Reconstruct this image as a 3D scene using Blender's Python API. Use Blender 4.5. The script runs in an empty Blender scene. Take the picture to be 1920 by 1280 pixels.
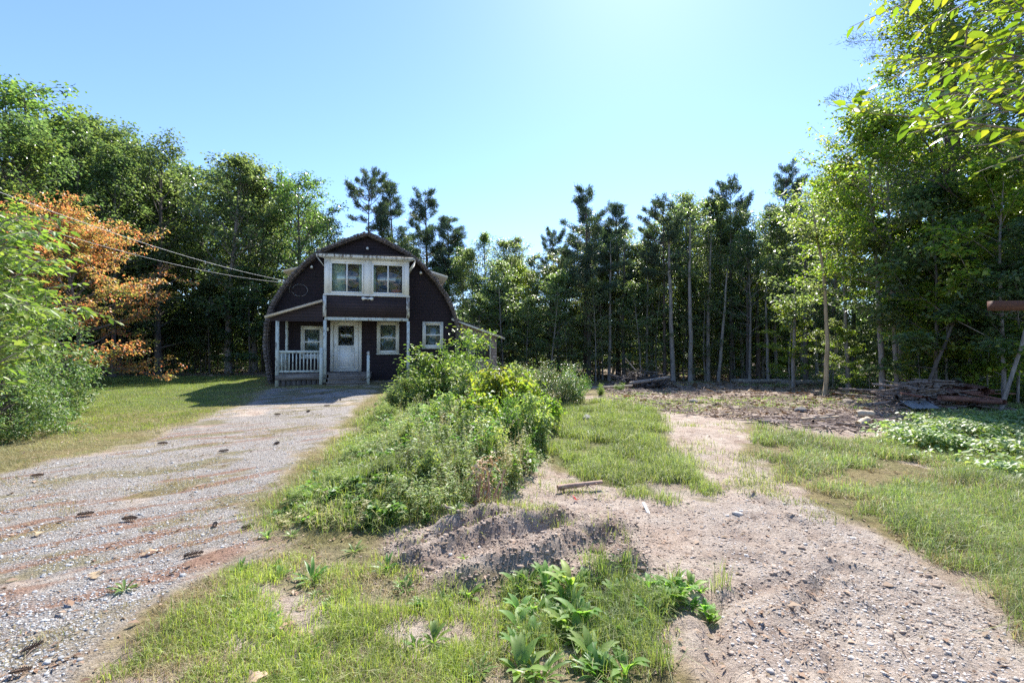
import bpy, bmesh, math, random
import numpy as np
from mathutils import Vector, Matrix
PI = math.pi
R = math.radians
rng = np.random.default_rng(7)
random.seed(7)
scn = bpy.context.scene
COL = scn.collection
F, HZ, CAMH = 853.0, 655.0, 1.55

# ------------------------------------------------------------------ noise
def _hash(ix, iy, s):
    h = (ix * 374761393 + iy * 668265263 + s * 974634777) & 0x7fffffff
    h = ((h ^ (h >> 13)) * 1274126177) & 0x7fffffff
    return ((h ^ (h >> 16)) & 0xffff) / 65535.0
def vnoise(x, y, s=0):
    x = np.asarray(x, float); y = np.asarray(y, float)
    ix = np.floor(x).astype(np.int64); iy = np.floor(y).astype(np.int64)
    fx = x - ix; fy = y - iy
    fx = fx * fx * (3 - 2 * fx); fy = fy * fy * (3 - 2 * fy)
    a = _hash(ix, iy, s); b = _hash(ix + 1, iy, s); c = _hash(ix, iy + 1, s); d = _hash(ix + 1, iy + 1, s)
    return (a * (1 - fx) + b * fx) * (1 - fy) + (c * (1 - fx) + d * fx) * fy
def fbm(x, y, s=0, o=4):
    t = 0; a = 1; n = 0
    for k in range(o):
        t = t + a * vnoise(x * 2 ** k, y * 2 ** k, s + k * 17); n += a; a *= .5
    return t / n
def sst(a, b, x):
    t = np.clip((np.asarray(x, float) - a) / (b - a), 0, 1)
    return t * t * (3 - 2 * t)

# ------------------------------------------------------------------ ground layout (metres; px pairs are turned into ground points)
def gp(pts):
    out = []
    for p in pts:
        if len(p) == 3:
            out.append((p[0], p[1]))
        else:
            Y = CAMH * F / (p[1] - HZ)
            out.append(((p[0] - 960) / F * Y, Y))
    return np.array(out)
def sdist(poly, x, y):
    """signed distance, positive inside"""
    x = np.asarray(x, float); y = np.asarray(y, float)
    ins = np.zeros(x.shape, bool); d = np.full(x.shape, 1e9)
    n = len(poly)
    for i in range(n):
        x1, y1 = poly[i]; x2, y2 = poly[(i + 1) % n]
        c = ((y1 > y) != (y2 > y)) & (x < (x2 - x1) * (y - y1) / ((y2 - y1) if y2 != y1 else 1e-9) + x1)
        ins ^= c
        ex, ey = x2 - x1, y2 - y1
        t = np.clip(((x - x1) * ex + (y - y1) * ey) / (ex * ex + ey * ey + 1e-12), 0, 1)
        d = np.minimum(d, np.hypot(x - x1 - t * ex, y - y1 - t * ey))
    return np.where(ins, d, -d)
DRIVE = gp([(510, 736), (700, 738), (650, 790), (610, 830), (565, 880), (490, 940), (520, 1010), (400, 1070), (250, 1180), (150, 1290), (-1.9, 0, 0), (-16, -3, 0), (-16, 5.2, 0), (0, 885), (180, 850), (330, 800), (420, 770)])
TRACK = gp([(1225, 760), (1400, 765), (1400, 800), (1415, 850), (1500, 915), (1570, 965), (1700, 1040), (1830, 1140), (1925, 1215), (2.7, 1.2, 0), (2.6, -3, 0), (.5, -3, 0), (.76, 2, 0), (1270, 1200), (1320, 1120), (1200, 1100), (1100, 1100), (900, 1075), (735, 1060), (720, 1010), (860, 955), (950, 900), (1020, 868), (1120, 895), (1230, 935), (1320, 935), (1300, 900), (1265, 870), (1255, 830), (1235, 800)])
CLEAR = gp([(1130, 712), (8, 26, 0), (14, 22, 0), (14.5, 15.5, 0), (1700, 755), (1690, 825), (1560, 828), (1440, 800), (1380, 785), (1240, 772), (1150, 745)])
BERM = gp([(675, 800), (715, 750), (770, 722), (900, 720), (1020, 740), (1040, 800), (1025, 875), (960, 930), (880, 960), (760, 985), (560, 1000), (520, 975), (610, 890)])
LAWN = gp([(160, 708), (500, 706), (500, 732), (420, 765), (330, 795), (180, 845), (0, 880), (-16, 6, 0), (-28, 14, 0), (-26, 24, 0)])
CGRASS = gp([(1035, 765), (1130, 750), (1225, 768), (1245, 800), (1262, 830), (1275, 870), (1345, 935), (1240, 940), (1110, 895), (1030, 868), (1040, 800)])
FORE = gp([(150, 1290), (250, 1180), (400, 1070), (520, 1020), (720, 1030), (900, 1080), (1100, 1105), (1200, 1105), (1330, 1120), (1280, 1200), (.76, 2, 0), (.5, 0, 0), (-1.9, 0, 0)])
MOUND = gp([(730, 1020), (860, 955), (1010, 960), (1210, 985), (1200, 1060), (1060, 1100), (880, 1100), (740, 1075)])
def forest_mask(x, y):
    a = np.arctan2(x, y)
    edge = np.interp(a, [-1.6, -1.0, -.75, -.3, 0., .35, .52, .62, .72, .82, 1.05, 1.6], [12, 16, 24, 27, 27, 27, 24, 18.5, 17, 13.5, 9.5, 9])
    return sst(-.8, 1.2, np.hypot(x, y) * np.cos(np.clip(a, -1.1, 1.1)) - edge * np.cos(0) + 1.3 * (vnoise(x * .5, y * .5, 5) - .5))
RUT1 = gp([(1290, 1145), (1370, 1120), (1430, 1100), (1475, 1080)])
RUT2 = gp([(1570, 1290), (1555, 1200), (1500, 1150), (1530, 1105), (1560, 1060)])
RUT3 = gp([(1740, 1290), (1690, 1190), (1600, 1080), (1500, 990), (1400, 930)])
def pdist(P, x, y):
    d = np.full(x.shape, 1e9)
    for (x1, y1), (x2, y2) in zip(P[:-1], P[1:]):
        ex, ey = x2 - x1, y2 - y1; t = np.clip(((x - x1) * ex + (y - y1) * ey) / (ex * ex + ey * ey), 0, 1)
        d = np.minimum(d, np.hypot(x - x1 - t * ex, y - y1 - t * ey))
    return d
def height(x, y, fine=True):
    x = np.asarray(x, float); y = np.asarray(y, float)
    h = -.25 * sst(14, 26, y) * sst(-3, 2, x) + .12 * sst(12, 24, y) * (1 - sst(-12, -3, x))
    h = h + .30 * np.exp(-(((x + 6) / 5.5) ** 2 + ((y - 20) / 5.0) ** 2) ** 1.5)
    b = sdist(BERM, x, y)
    h = h + .30 * sst(-.25, 1.0, b)
    h = h + .10 * (fbm(x * .35, y * .35, 3, 3) - .5)
    f = forest_mask(x, y)
    h = h + f * .25 * (fbm(x * .6, y * .6, 8, 3) - .4)
    if fine:
        near = np.exp(-np.hypot(x, y) / 14)
        tr = sst(-.1, .15, sdist(TRACK, x, y)); dr = sst(-.1, .3, sdist(DRIVE, x, y))
        m = sst(-.12, .25, sdist(MOUND, x, y) + .25 * (fbm(x * 3, y * 3, 71, 2) - .5))
        u = x * .84 + y * .54; v = -x * .54 + y * .84
        rid = .5 + .5 * np.sin(v * 15 + 7.0 * fbm(u * 1.2, v * 1.6, 4, 3) + 1.0)
        cl = np.abs(fbm(x * 5, y * 5, 11, 4) - .5) * 2
        h = h + m * (.12 * rid * (.5 + vnoise(u * 1.1, v * 1.1, 9)) + .06 * (1 - cl) + .05 * (fbm(x * 12, y * 12, 12, 4) - .5))
        h = h + (1 - dr) * (1 - m) * .045 * (fbm(x * 2.6, y * 2.6, 14, 4) - .5)
        h = h + near * .042 * (fbm(x * 8, y * 8, 15, 5) - .5) * (1 - .45 * dr)
        # rut along the gravelly side of the dirt track
        rx = 1.02 + .23 * (y - 1.8) + .10 * np.sin(y * 2.1)
        h = h - .06 * np.exp(-((x - rx) / .06) ** 2) * sst(1.0, 1.8, y) * (1 - sst(3.0, 3.5, y)) + .02 * np.exp(-((x - rx + .12) / .08) ** 2) * (1 - sst(3.0, 3.5, y))
        for rp, dp in ((RUT1, .022), (RUT2, .035), (RUT3, .03)):
            d = pdist(rp, x + .16 * (fbm(x * 5, y * 5, 23, 4) - .5), y + .12 * (fbm(x * 5, y * 5, 24, 4) - .5))
            h = h - dp * np.exp(-(d / .05) ** 2) + dp * .6 * np.exp(-((d - .12) / .06) ** 2) * (fbm(x * 9, y * 9, 25, 3) + .3)
        clm = sst(-.3, .5, sdist(CLEAR, x, y))
        h = h + clm * .14 * (fbm(x * 1.8, y * 1.8, 21, 4) - .5)
    return h
def hz(x, y):
    return float(height(np.array([x]), np.array([y]))[0])
def at(px, Y):
    return (px - 960) / F * Y

# ------------------------------------------------------------------ mesh helpers
def mesh_quads(name, V, Q, smooth=False):
    V = np.asarray(V, np.float32).reshape(-1, 3); Q = np.asarray(Q, np.int32).reshape(-1, 4)
    me = bpy.data.meshes.new(name)
    me.vertices.add(len(V)); me.vertices.foreach_set('co', V.ravel())
    me.loops.add(len(Q) * 4); me.loops.foreach_set('vertex_index', Q.ravel())
    me.polygons.add(len(Q)); me.polygons.foreach_set('loop_start', np.arange(len(Q), dtype=np.int32) * 4)
    if smooth:
        me.polygons.foreach_set('use_smooth', np.ones(len(Q), bool))
    me.update(calc_edges=True)
    return me
def link(name, me, mat=None, parent=None):
    o = bpy.data.objects.new(name, me); COL.objects.link(o)
    if mat is not None:
        ms = mat if isinstance(mat, (list, tuple)) else [mat]
        if len(me.materials) == 0:
            for m in ms: me.materials.append(m)
    if parent is not None: o.parent = parent
    return o
def tag(o, label=None, cat=None, group=None, kind=None):
    if label: o['label'] = label
    if cat: o['category'] = cat
    if group: o['group'] = group
    if kind: o['kind'] = kind
    return o
def empty(name, loc, rz=0, sc=None):
    o = bpy.data.objects.new(name, None); COL.objects.link(o); o.location = loc; o.rotation_euler = (0, 0, rz)
    o.empty_display_size = .2
    if sc is not None: o.scale = sc if isinstance(sc, (tuple, list)) else (sc, sc, sc)
    return o
class MB:
    """collects quads"""
    def __init__(s): s.V = []; s.Q = []; s.n = 0
    def add(s, V, Q):
        V = np.asarray(V, float).reshape(-1, 3); s.V.append(V); s.Q.append(np.asarray(Q, int).reshape(-1, 4) + s.n); s.n += len(V)
    def box(s, a, b, rot=None, at=None):
        x0, y0, z0 = a; x1, y1, z1 = b
        V = np.array([(x0, y0, z0), (x1, y0, z0), (x1, y1, z0), (x0, y1, z0), (x0, y0, z1), (x1, y0, z1), (x1, y1, z1), (x0, y1, z1)], float)
        if rot is not None:
            V = V @ np.array(rot).T
        if at is not None: V = V + np.array(at)
        s.add(V, [(0, 3, 2, 1), (4, 5, 6, 7), (0, 1, 5, 4), (1, 2, 6, 5), (2, 3, 7, 6), (3, 0, 4, 7)])
    def tube(s, P, rad, n=6, cap=True):
        P = np.asarray(P, float); k = len(P); rad = np.broadcast_to(np.asarray(rad, float), (k,))
        T = np.gradient(P, axis=0); T /= np.linalg.norm(T, axis=1)[:, None] + 1e-9
        ref = np.array([0, 0, 1.]) if abs(T[:, 2].mean()) < .75 else np.array([1., 0, 0])
        A = np.cross(T, ref); A /= np.linalg.norm(A, axis=1)[:, None] + 1e-9
        B = np.cross(T, A)
        th = np.arange(n) * 2 * PI / n
        V = P[:, None, :] + rad[:, None, None] * (np.cos(th)[None, :, None] * A[:, None, :] + np.sin(th)[None, :, None] * B[:, None, :])
        V = V.reshape(-1, 3)
        i = np.arange(k - 1)[:, None] * n; j = np.arange(n)[None, :]; j2 = (j + 1) % n
        Q = np.stack([i + j, i + j2, i + n + j2, i + n + j], -1).reshape(-1, 4)
        if cap and n % 2 == 0:
            c = []
            for o in (0, (k - 1) * n):
                for q in range(n // 2 - 1):
                    c.append((o + q, o + q + 1, o + n - 2 - q, o + n - 1 - q))
            Q = np.vstack([Q, np.array(c)])
        s.add(V, Q)
    def build(s, name, mat, parent=None, smooth=False):
        return link(name, mesh_quads(name, np.vstack(s.V), np.vstack(s.Q), smooth), mat, parent)
    def mesh(s, name, mat, smooth=False):
        me = mesh_quads(name, np.vstack(s.V), np.vstack(s.Q), smooth); me.materials.append(mat); return me
def unit(a):
    return a / (np.linalg.norm(a, axis=-1, keepdims=True) + 1e-9)
def leaves(C, D, N, L, W, near=False, fold=.15, droop=.0):
    """leaf faces: C base, D direction, N normal, L length, W width"""
    C = np.asarray(C, float); n = len(C)
    D = unit(D); S = unit(np.cross(D, N)); N = np.cross(S, D)
    L = np.broadcast_to(L, (n,))[:, None]; W = np.broadcast_to(W, (n,))[:, None]
    dr = np.array([0, 0, -1.]) * L * droop
    if not near:
        V = np.stack([C, C + D * L * .45 + S * W * .5 + N * W * fold, C + D * L + dr, C + D * L * .45 - S * W * .5 + N * W * fold], 1)
        Q = np.arange(4 * n).reshape(n, 4)
        return V.reshape(-1, 3), Q
    V = np.stack([C, C + D * L * .28 + S * W * .46 + N * W * fold + dr * .1, C + D * L * .68 + S * W * .36 + N * W * fold + dr * .4, C + D * L + dr,
                  C + D * L * .68 - S * W * .36 + N * W * fold + dr * .4, C + D * L * .28 - S * W * .46 + N * W * fold + dr * .1], 1)
    b = np.arange(n)[:, None] * 6
    Q = np.concatenate([b + np.array([0, 1, 2, 3]), b + np.array([0, 3, 4, 5])], 0)
    return V.reshape(-1, 3), Q
def blades(x, y, z, L, W, bend=.5, seg=2, lean=None):
    n = len(x); az = rng.uniform(0, 2 * PI, n); h = np.stack([np.cos(az), np.sin(az), np.zeros(n)], 1)
    bend = bend * np.exp(rng.normal(0, .35, n))[:, None]
    s = np.stack([-np.sin(az), np.cos(az), np.zeros(n)], 1)
    tw = rng.uniform(-.8, .8, n)[:, None]; s = unit(s + h * tw)
    B = np.stack([x, y, z], 1); L = np.asarray(L)[:, None]; W = np.broadcast_to(W, (n,))[:, None]; b = np.clip(rng.uniform(.1, 1, n)[:, None] * bend, 0, 1.7)
    up = np.array([0, 0, 1.])
    if seg == 1:
        T = B + up * L * (1 - .35 * b) + h * L * b
        V = np.stack([B - s * W * .5, B + s * W * .5, T + s * W * .12, T - s * W * .12], 1)
        return V.reshape(-1, 3), np.arange(4 * n).reshape(n, 4)
    M = B + up * L * .55 + h * L * b * .3
    T = B + up * L * (.95 - .45 * b) + h * L * b
    V = np.stack([B - s * W * .5, B + s * W * .5, M + s * W * .42, M - s * W * .42, T + s * W * .05, T - s * W * .05], 1)
    bb = np.arange(n)[:, None] * 6
    Q = np.concatenate([bb + np.array([0, 1, 2, 3]), bb + np.array([3, 2, 4, 5])], 0)
    return V.reshape(-1, 3), Q

# ------------------------------------------------------------------ materials
def newmat(name):
    m = bpy.data.materials.new(name); m.use_nodes = True
    nt = m.node_tree; nt.nodes.clear()
    out = nt.nodes.new('ShaderNodeOutputMaterial')
    return m, nt, out
def nd(nt, t, **k):
    n = nt.nodes.new(t)
    for a, v in k.items():
        if a.startswith('i_'):
            key = a[2:]
            key = int(key) if key.isdigit() else key.replace('_', ' ')
            n.inputs[key].default_value = v
        else: setattr(n, a, v)
    return n
def ramp(nt, stops, fac=None, mode='LINEAR'):
    r = nt.nodes.new('ShaderNodeValToRGB'); r.color_ramp.interpolation = mode
    els = r.color_ramp.elements
    while len(els) < len(stops): els.new(.5)
    for e, (p, c) in zip(els, stops):
        e.position = p; e.color = tuple(c) + (1,) if len(c) == 3 else c
    if fac is not None: nt.links.new(fac, r.inputs[0])
    return r
def mixc(nt, f, a, b, mode='MIX'):
    m = nt.nodes.new('ShaderNodeMix'); m.data_type = 'RGBA'; m.blend_type = mode
    for s, v in ((0, f), (6, a), (7, b)):
        if isinstance(v, (int, float)): m.inputs[s].default_value = v
        elif isinstance(v, (tuple, list)): m.inputs[s].default_value = tuple(v) + (1,) if len(v) == 3 else v
        else: nt.links.new(v, m.inputs[s])
    return m.outputs[2]
def noise(nt, scale, detail=4, rough=.6, coord=None, sc=None, rot=None, dist=0):
    tc = coord or nd(nt, 'ShaderNodeNewGeometry').outputs['Position']
    if sc or rot:
        mp = nt.nodes.new('ShaderNodeMapping')
        if sc: mp.inputs['Scale'].default_value = sc
        if rot: mp.inputs['Rotation'].default_value = rot
        nt.links.new(tc, mp.inputs[0]); tc = mp.outputs[0]
    n = nd(nt, 'ShaderNodeTexNoise'); n.inputs['Scale'].default_value = scale; n.inputs['Detail'].default_value = detail
    n.inputs['Roughness'].default_value = rough; n.inputs['Distortion'].default_value = dist
    nt.links.new(tc, n.inputs['Vector'])
    return n.outputs['Fac']
def bump(nt, h, dist=.01, st=1, normal=None):
    b = nt.nodes.new('ShaderNodeBump'); b.inputs['Distance'].default_value = dist; b.inputs['Strength'].default_value = st
    nt.links.new(h, b.inputs['Height'])
    if normal is not None: nt.links.new(normal, b.inputs['Normal'])
    return b.outputs[0]
def leafmat(name, cols, trans=.4, rough=.42, tmul=(1.25, 1.35, .55), objvar=.12, spec=.5, patch=None):
    m, nt, out = newmat(name)
    g = nd(nt, 'ShaderNodeNewGeometry')
    if name.startswith('blade'): cols = [tuple(v * .85 for v in c) for c in cols]
    n = len(cols)
    r = ramp(nt, [(i / max(1, n - 1), c) for i, c in enumerate(cols)], g.outputs['Random Per Island'])
    rc = r.outputs[0]
    if patch: rc = mixc(nt, ramp(nt, [(.56, (0, 0, 0)), (.64, (1, 1, 1))], noise(nt, .75, 3)).outputs[0], rc, patch)
    oi = nd(nt, 'ShaderNodeObjectInfo')
    nz = noise(nt, .9, 2)
    hs = nt.nodes.new('ShaderNodeHueSaturation'); nt.links.new(rc, hs.inputs['Color'])
    mr = nt.nodes.new('ShaderNodeMapRange'); mr.inputs[3].default_value = .5 - objvar * .2; mr.inputs[4].default_value = .5 + objvar * .2
    nt.links.new(oi.outputs['Random'], mr.inputs[0]); nt.links.new(mr.outputs[0], hs.inputs['Hue'])
    mv = nt.nodes.new('ShaderNodeMapRange'); mv.inputs[1].default_value = .3; mv.inputs[2].default_value = .7; mv.inputs[3].default_value = .75; mv.inputs[4].default_value = 1.25
    nt.links.new(nz, mv.inputs[0]); nt.links.new(mv.outputs[0], hs.inputs['Value'])
    p = nd(nt, 'ShaderNodeBsdfPrincipled'); p.inputs['Roughness'].default_value = rough; p.inputs['Specular IOR Level'].default_value = spec
    nt.links.new(hs.outputs[0], p.inputs['Base Color'])
    t = nd(nt, 'ShaderNodeBsdfTranslucent')
    nt.links.new(mixc(nt, 1.0, hs.outputs[0], tmul, 'MULTIPLY'), t.inputs[0])
    mx = nt.nodes.new('ShaderNodeMixShader'); mx.inputs[0].default_value = trans
    nt.links.new(p.outputs[0], mx.inputs[1]); nt.links.new(t.outputs[0], mx.inputs[2]); nt.links.new(mx.outputs[0], out.inputs[0])
    return m
def solid(name, c1, c2=None, scale=8, rough=.7, bmp=.0, sc=None, spec=.4, bscale=None, metal=0, obj=True):
    m, nt, out = newmat(name)
    p = nd(nt, 'ShaderNodeBsdfPrincipled'); p.inputs['Roughness'].default_value = rough; p.inputs['Specular IOR Level'].default_value = spec; p.inputs['Metallic'].default_value = metal
    co = nd(nt, 'ShaderNodeTexCoord').outputs['Object'] if obj else None
    nz = noise(nt, scale, 5, .65, co, sc)
    rr = ramp(nt, [(.35, c1), (.65, c2 or c1)], nz)
    nt.links.new(rr.outputs[0], p.inputs['Base Color'])
    if bmp:
        nb = noise(nt, bscale or scale * 3, 4, .6, co, sc)
        nt.links.new(bump(nt, nb, bmp), p.inputs['Normal'])
    nt.links.new(p.outputs[0], out.inputs[0])
    return m

M = {}
M['bark_grey'] = solid('bark_grey', (.17, .145, .13), (.34, .30, .27), 14, .9, .02, (1, 1, .25))
M['bark_dark'] = solid('bark_dark', (.07, .056, .05), (.16, .135, .12), 12, .9, .025, (1, 1, .2))
M['bark_pine'] = solid('bark_pine', (.07, .05, .045), (.19, .14, .12), 10, .9, .03, (1, 1, .3))
M['bark_tan'] = solid('bark_tan', (.26, .20, .12), (.42, .33, .21), 10, .8, .01, (1, 1, .3))
M['wood_dead'] = solid('wood_dead', (.17, .12, .095), (.36, .28, .23), 9, .85, .008, (1, 1, 1))
M['wood_red'] = solid('wood_red', (.16, .065, .045), (.28, .14, .10), 9, .85, .01)
M['wood_pale'] = solid('wood_pale', (.40, .31, .21), (.55, .45, .33), 16, .8, .003)
M['forest'] = leafmat('leaf_forest', [(.07, .11, .065), (.11, .165, .09), (.16, .215, .12), (.24, .28, .16)], .6, .34, spec=.6)
M['forest2'] = leafmat('leaf_forest_pale', [(.11, .15, .09), (.16, .21, .125), (.22, .27, .16), (.31, .34, .20)], .6, .34, spec=.6)
M['pale'] = leafmat('leaf_pale_sage', [(.13, .18, .10), (.19, .25, .13), (.26, .32, .17), (.34, .38, .22)], .6, .4, spec=.5)
M['maple'] = leafmat('leaf_maple', [(.08, .13, .055), (.12, .19, .075), (.17, .25, .10), (.26, .32, .12)], .6, .3, spec=.8)
M['yellowgreen'] = leafmat('leaf_yellowgreen', [(.11, .19, .035), (.19, .28, .05), (.27, .34, .06), (.38, .37, .09)], .62)
M['edgeleaf'] = leafmat('leaf_woodland_edge', [(.10, .18, .04), (.16, .26, .055), (.22, .32, .07), (.32, .36, .10)], .62, .3, spec=.7)
M['fresh'] = leafmat('leaf_fresh', [(.09, .18, .04), (.14, .25, .055), (.19, .30, .075), (.26, .33, .10)], .48)
M['orange'] = leafmat('leaf_orange', [(.74, .25, .15), (.50, .40, .17), (.20, .28, .09), (.68, .28, .15), (.34, .38, .14), (.66, .19, .13)], .58, tmul=(1.35, 1.15, .7), objvar=.0, patch=(.24, .31, .09))
M['needle'] = leafmat('leaf_needle', [(.05, .08, .058), (.075, .115, .08), (.11, .155, .10)], .35, .5)
M['greybush'] = leafmat('leaf_greybush', [(.09, .15, .06), (.16, .22, .11), (.24, .30, .17), (.28, .19, .11)], .35, .32)
M['leftbush'] = leafmat('leaf_grey_green_bush', [(.08, .15, .05), (.13, .22, .08), (.20, .30, .13), (.27, .26, .14)], .38, .4, spec=.4)
M['shrub'] = leafmat('leaf_shrub', [(.07, .14, .035), (.13, .24, .055), (.19, .31, .08), (.32, .35, .11)], .45, .45, spec=.35)
M['weed'] = leafmat('leaf_weed', [(.15, .23, .08), (.23, .32, .12), (.32, .40, .17), (.46, .45, .22)], .45, .5, spec=.3)
M['broad'] = leafmat('leaf_broad', [(.15, .27, .07), (.22, .36, .10), (.30, .43, .14), (.42, .43, .20)], .58, .5, spec=.3)
M['cover'] = leafmat('leaf_cover', [(.14, .22, .08), (.21, .31, .12), (.28, .38, .17), (.36, .38, .18)], .42, .45, spec=.45)
M['grass'] = leafmat('blade_green', [(.17, .25, .08), (.24, .32, .10), (.32, .38, .14), (.45, .42, .23)], .45, .5)
M['lawn'] = leafmat('blade_lawn', [(.19, .26, .06), (.26, .33, .08), (.33, .37, .11), (.45, .40, .20)], .45, .5)
M['fresh_grass'] = leafmat('blade_fresh', [(.20, .31, .07), (.28, .41, .10), (.36, .47, .14), (.44, .46, .20)], .5, .5)
M['straw'] = leafmat('blade_straw', [(.22, .28, .09), (.44, .38, .18), (.52, .44, .26), (.36, .27, .15)], .35, .6, tmul=(1.1, 1.05, .8))
M['beech'] = leafmat('leaf_overhead', [(.09, .20, .03), (.14, .28, .04), (.22, .34, .05), (.32, .36, .06)], .5, .38, tmul=(1.35, 1.35, .4))
M['deadleaf'] = leafmat('leaf_dead', [(.36, .20, .13), (.45, .30, .20), (.52, .38, .27)], .2, .7, tmul=(1, .8, .6))
M['litter'] = leafmat('leaf_litter', [(.12, .07, .04), (.24, .15, .09), (.36, .26, .18), (.16, .12, .06)], .1, .8, tmul=(1, .8, .6))
M['pinecone'] = solid('pinecone_brown', (.08, .05, .038), (.20, .14, .10), 30, .8)

# ground material driven by real cover masks stored on the mesh
def ground_mat():
    m, nt, out = newmat('ground_cover')
    A = lambda n: nd(nt, 'ShaderNodeAttribute', attribute_name=n).outputs['Fac']
    p = nd(nt, 'ShaderNodeBsdfPrincipled'); p.inputs['Roughness'].default_value = .92; p.inputs['Specular IOR Level'].default_value = .15
    n1 = noise(nt, 2.2, 6, .65); n2 = noise(nt, 14, 6, .7); n3 = noise(nt, 70, 4, .7)
    dirt = ramp(nt, [(.30, (.27, .19, .15)), (.44, (.44, .345, .28)), (.58, (.53, .44, .365)), (.8, (.60, .52, .44))], n1).outputs[0]
    sp = ramp(nt, [(.30, (.45, .42, .40)), (.47, (.9, .9, .9)), (.58, (1.0, 1, 1)), (.75, (1.12, 1.10, 1.08))], n2).outputs[0]
    dirt = mixc(nt, .75, dirt, sp, 'MULTIPLY')
    sp3 = ramp(nt, [(.32, (.50, .47, .45)), (.48, (1, 1, 1)), (.72, (1.1, 1.1, 1.1))], n3).outputs[0]
    dirt = mixc(nt, .8, dirt, sp3, 'MULTIPLY')
    # gravel
    vo = nd(nt, 'ShaderNodeTexVoronoi'); vo.inputs['Scale'].default_value = 62; vo.inputs['Randomness'].default_value = 1
    nt.links.new(nd(nt, 'ShaderNodeNewGeometry').outputs['Position'], vo.inputs['Vector'])
    sepc = nt.nodes.new('ShaderNodeSeparateColor'); nt.links.new(vo.outputs['Color'], sepc.inputs[0])
    gr = ramp(nt, [(0, (.20, .18, .165)), (.3, (.38, .35, .325)), (.6, (.50, .455, .42)), (1, (.64, .60, .56))], sepc.outputs[0]).outputs[0]
    edge = ramp(nt, [(.3, (1, 1, 1)), (.62, (.42, .39, .37))], vo.outputs['Distance']).outputs[0]
    edge.node.inputs[0].default_value = 0
    gr = mixc(nt, .6, gr, edge, 'MULTIPLY')
    gr = mixc(nt, A('cool'), gr, mixc(nt, 1., gr, (.84, .90, .95), 'MULTIPLY'))
    gr = mixc(nt, .28, gr, dirt)
    col = mixc(nt, A('gravel'), dirt, gr)
    # red brown pine needle drifts lying in streaks
    col = mixc(nt, A('needles'), col, ramp(nt, [(.35, (.17, .09, .06)), (.65, (.40, .25, .18))], n3).outputs[0])
    th = ramp(nt, [(.3, (.11, .085, .045)), (.5, (.23, .185, .085)), (.7, (.33, .27, .14))], n2).outputs[0]
    thg = ramp(nt, [(.3, (.06, .09, .025)), (.6, (.13, .17, .045))], n2).outputs[0]
    th = mixc(nt, A('lush'), th, thg)
    col = mixc(nt, A('grassy'), col, th)
    lit = ramp(nt, [(.3, (.09, .066, .05)), (.5, (.24, .18, .14)), (.7, (.42, .34, .28))], n2).outputs[0]
    lit = mixc(nt, .8, lit, sp3, 'MULTIPLY')
    col = mixc(nt, A('litter'), col, lit)
    moist = ramp(nt, [(0, (1, 1, 1)), (1, (.52, .45, .42))], A('moist')).outputs[0]
    col = mixc(nt, 1., col, moist, 'MULTIPLY')
    col = mixc(nt, 1., col, (.94, .935, .925), 'MULTIPLY')
    nt.links.new(col, p.inputs['Base Color'])
    b1 = bump(nt, n2, .05, 1)
    b2 = bump(nt, n3, .018, 1, b1)
    mul = nt.nodes.new('ShaderNodeMath'); mul.operation = 'MULTIPLY'; nt.links.new(A('gravel'), mul.inputs[0])
    inv = nt.nodes.new('ShaderNodeMath'); inv.operation = 'SUBTRACT'; inv.inputs[0].default_value = 1; nt.links.new(vo.outputs['Distance'], inv.inputs[1])
    nt.links.new(inv.outputs[0], mul.inputs[1])
    b3 = bump(nt, mul.outputs[0], .012, .9, b2)
    nt.links.new(b3, p.inputs['Normal'])
    nt.links.new(p.outputs[0], out.inputs[0])
    return m
M['ground'] = ground_mat()

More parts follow.
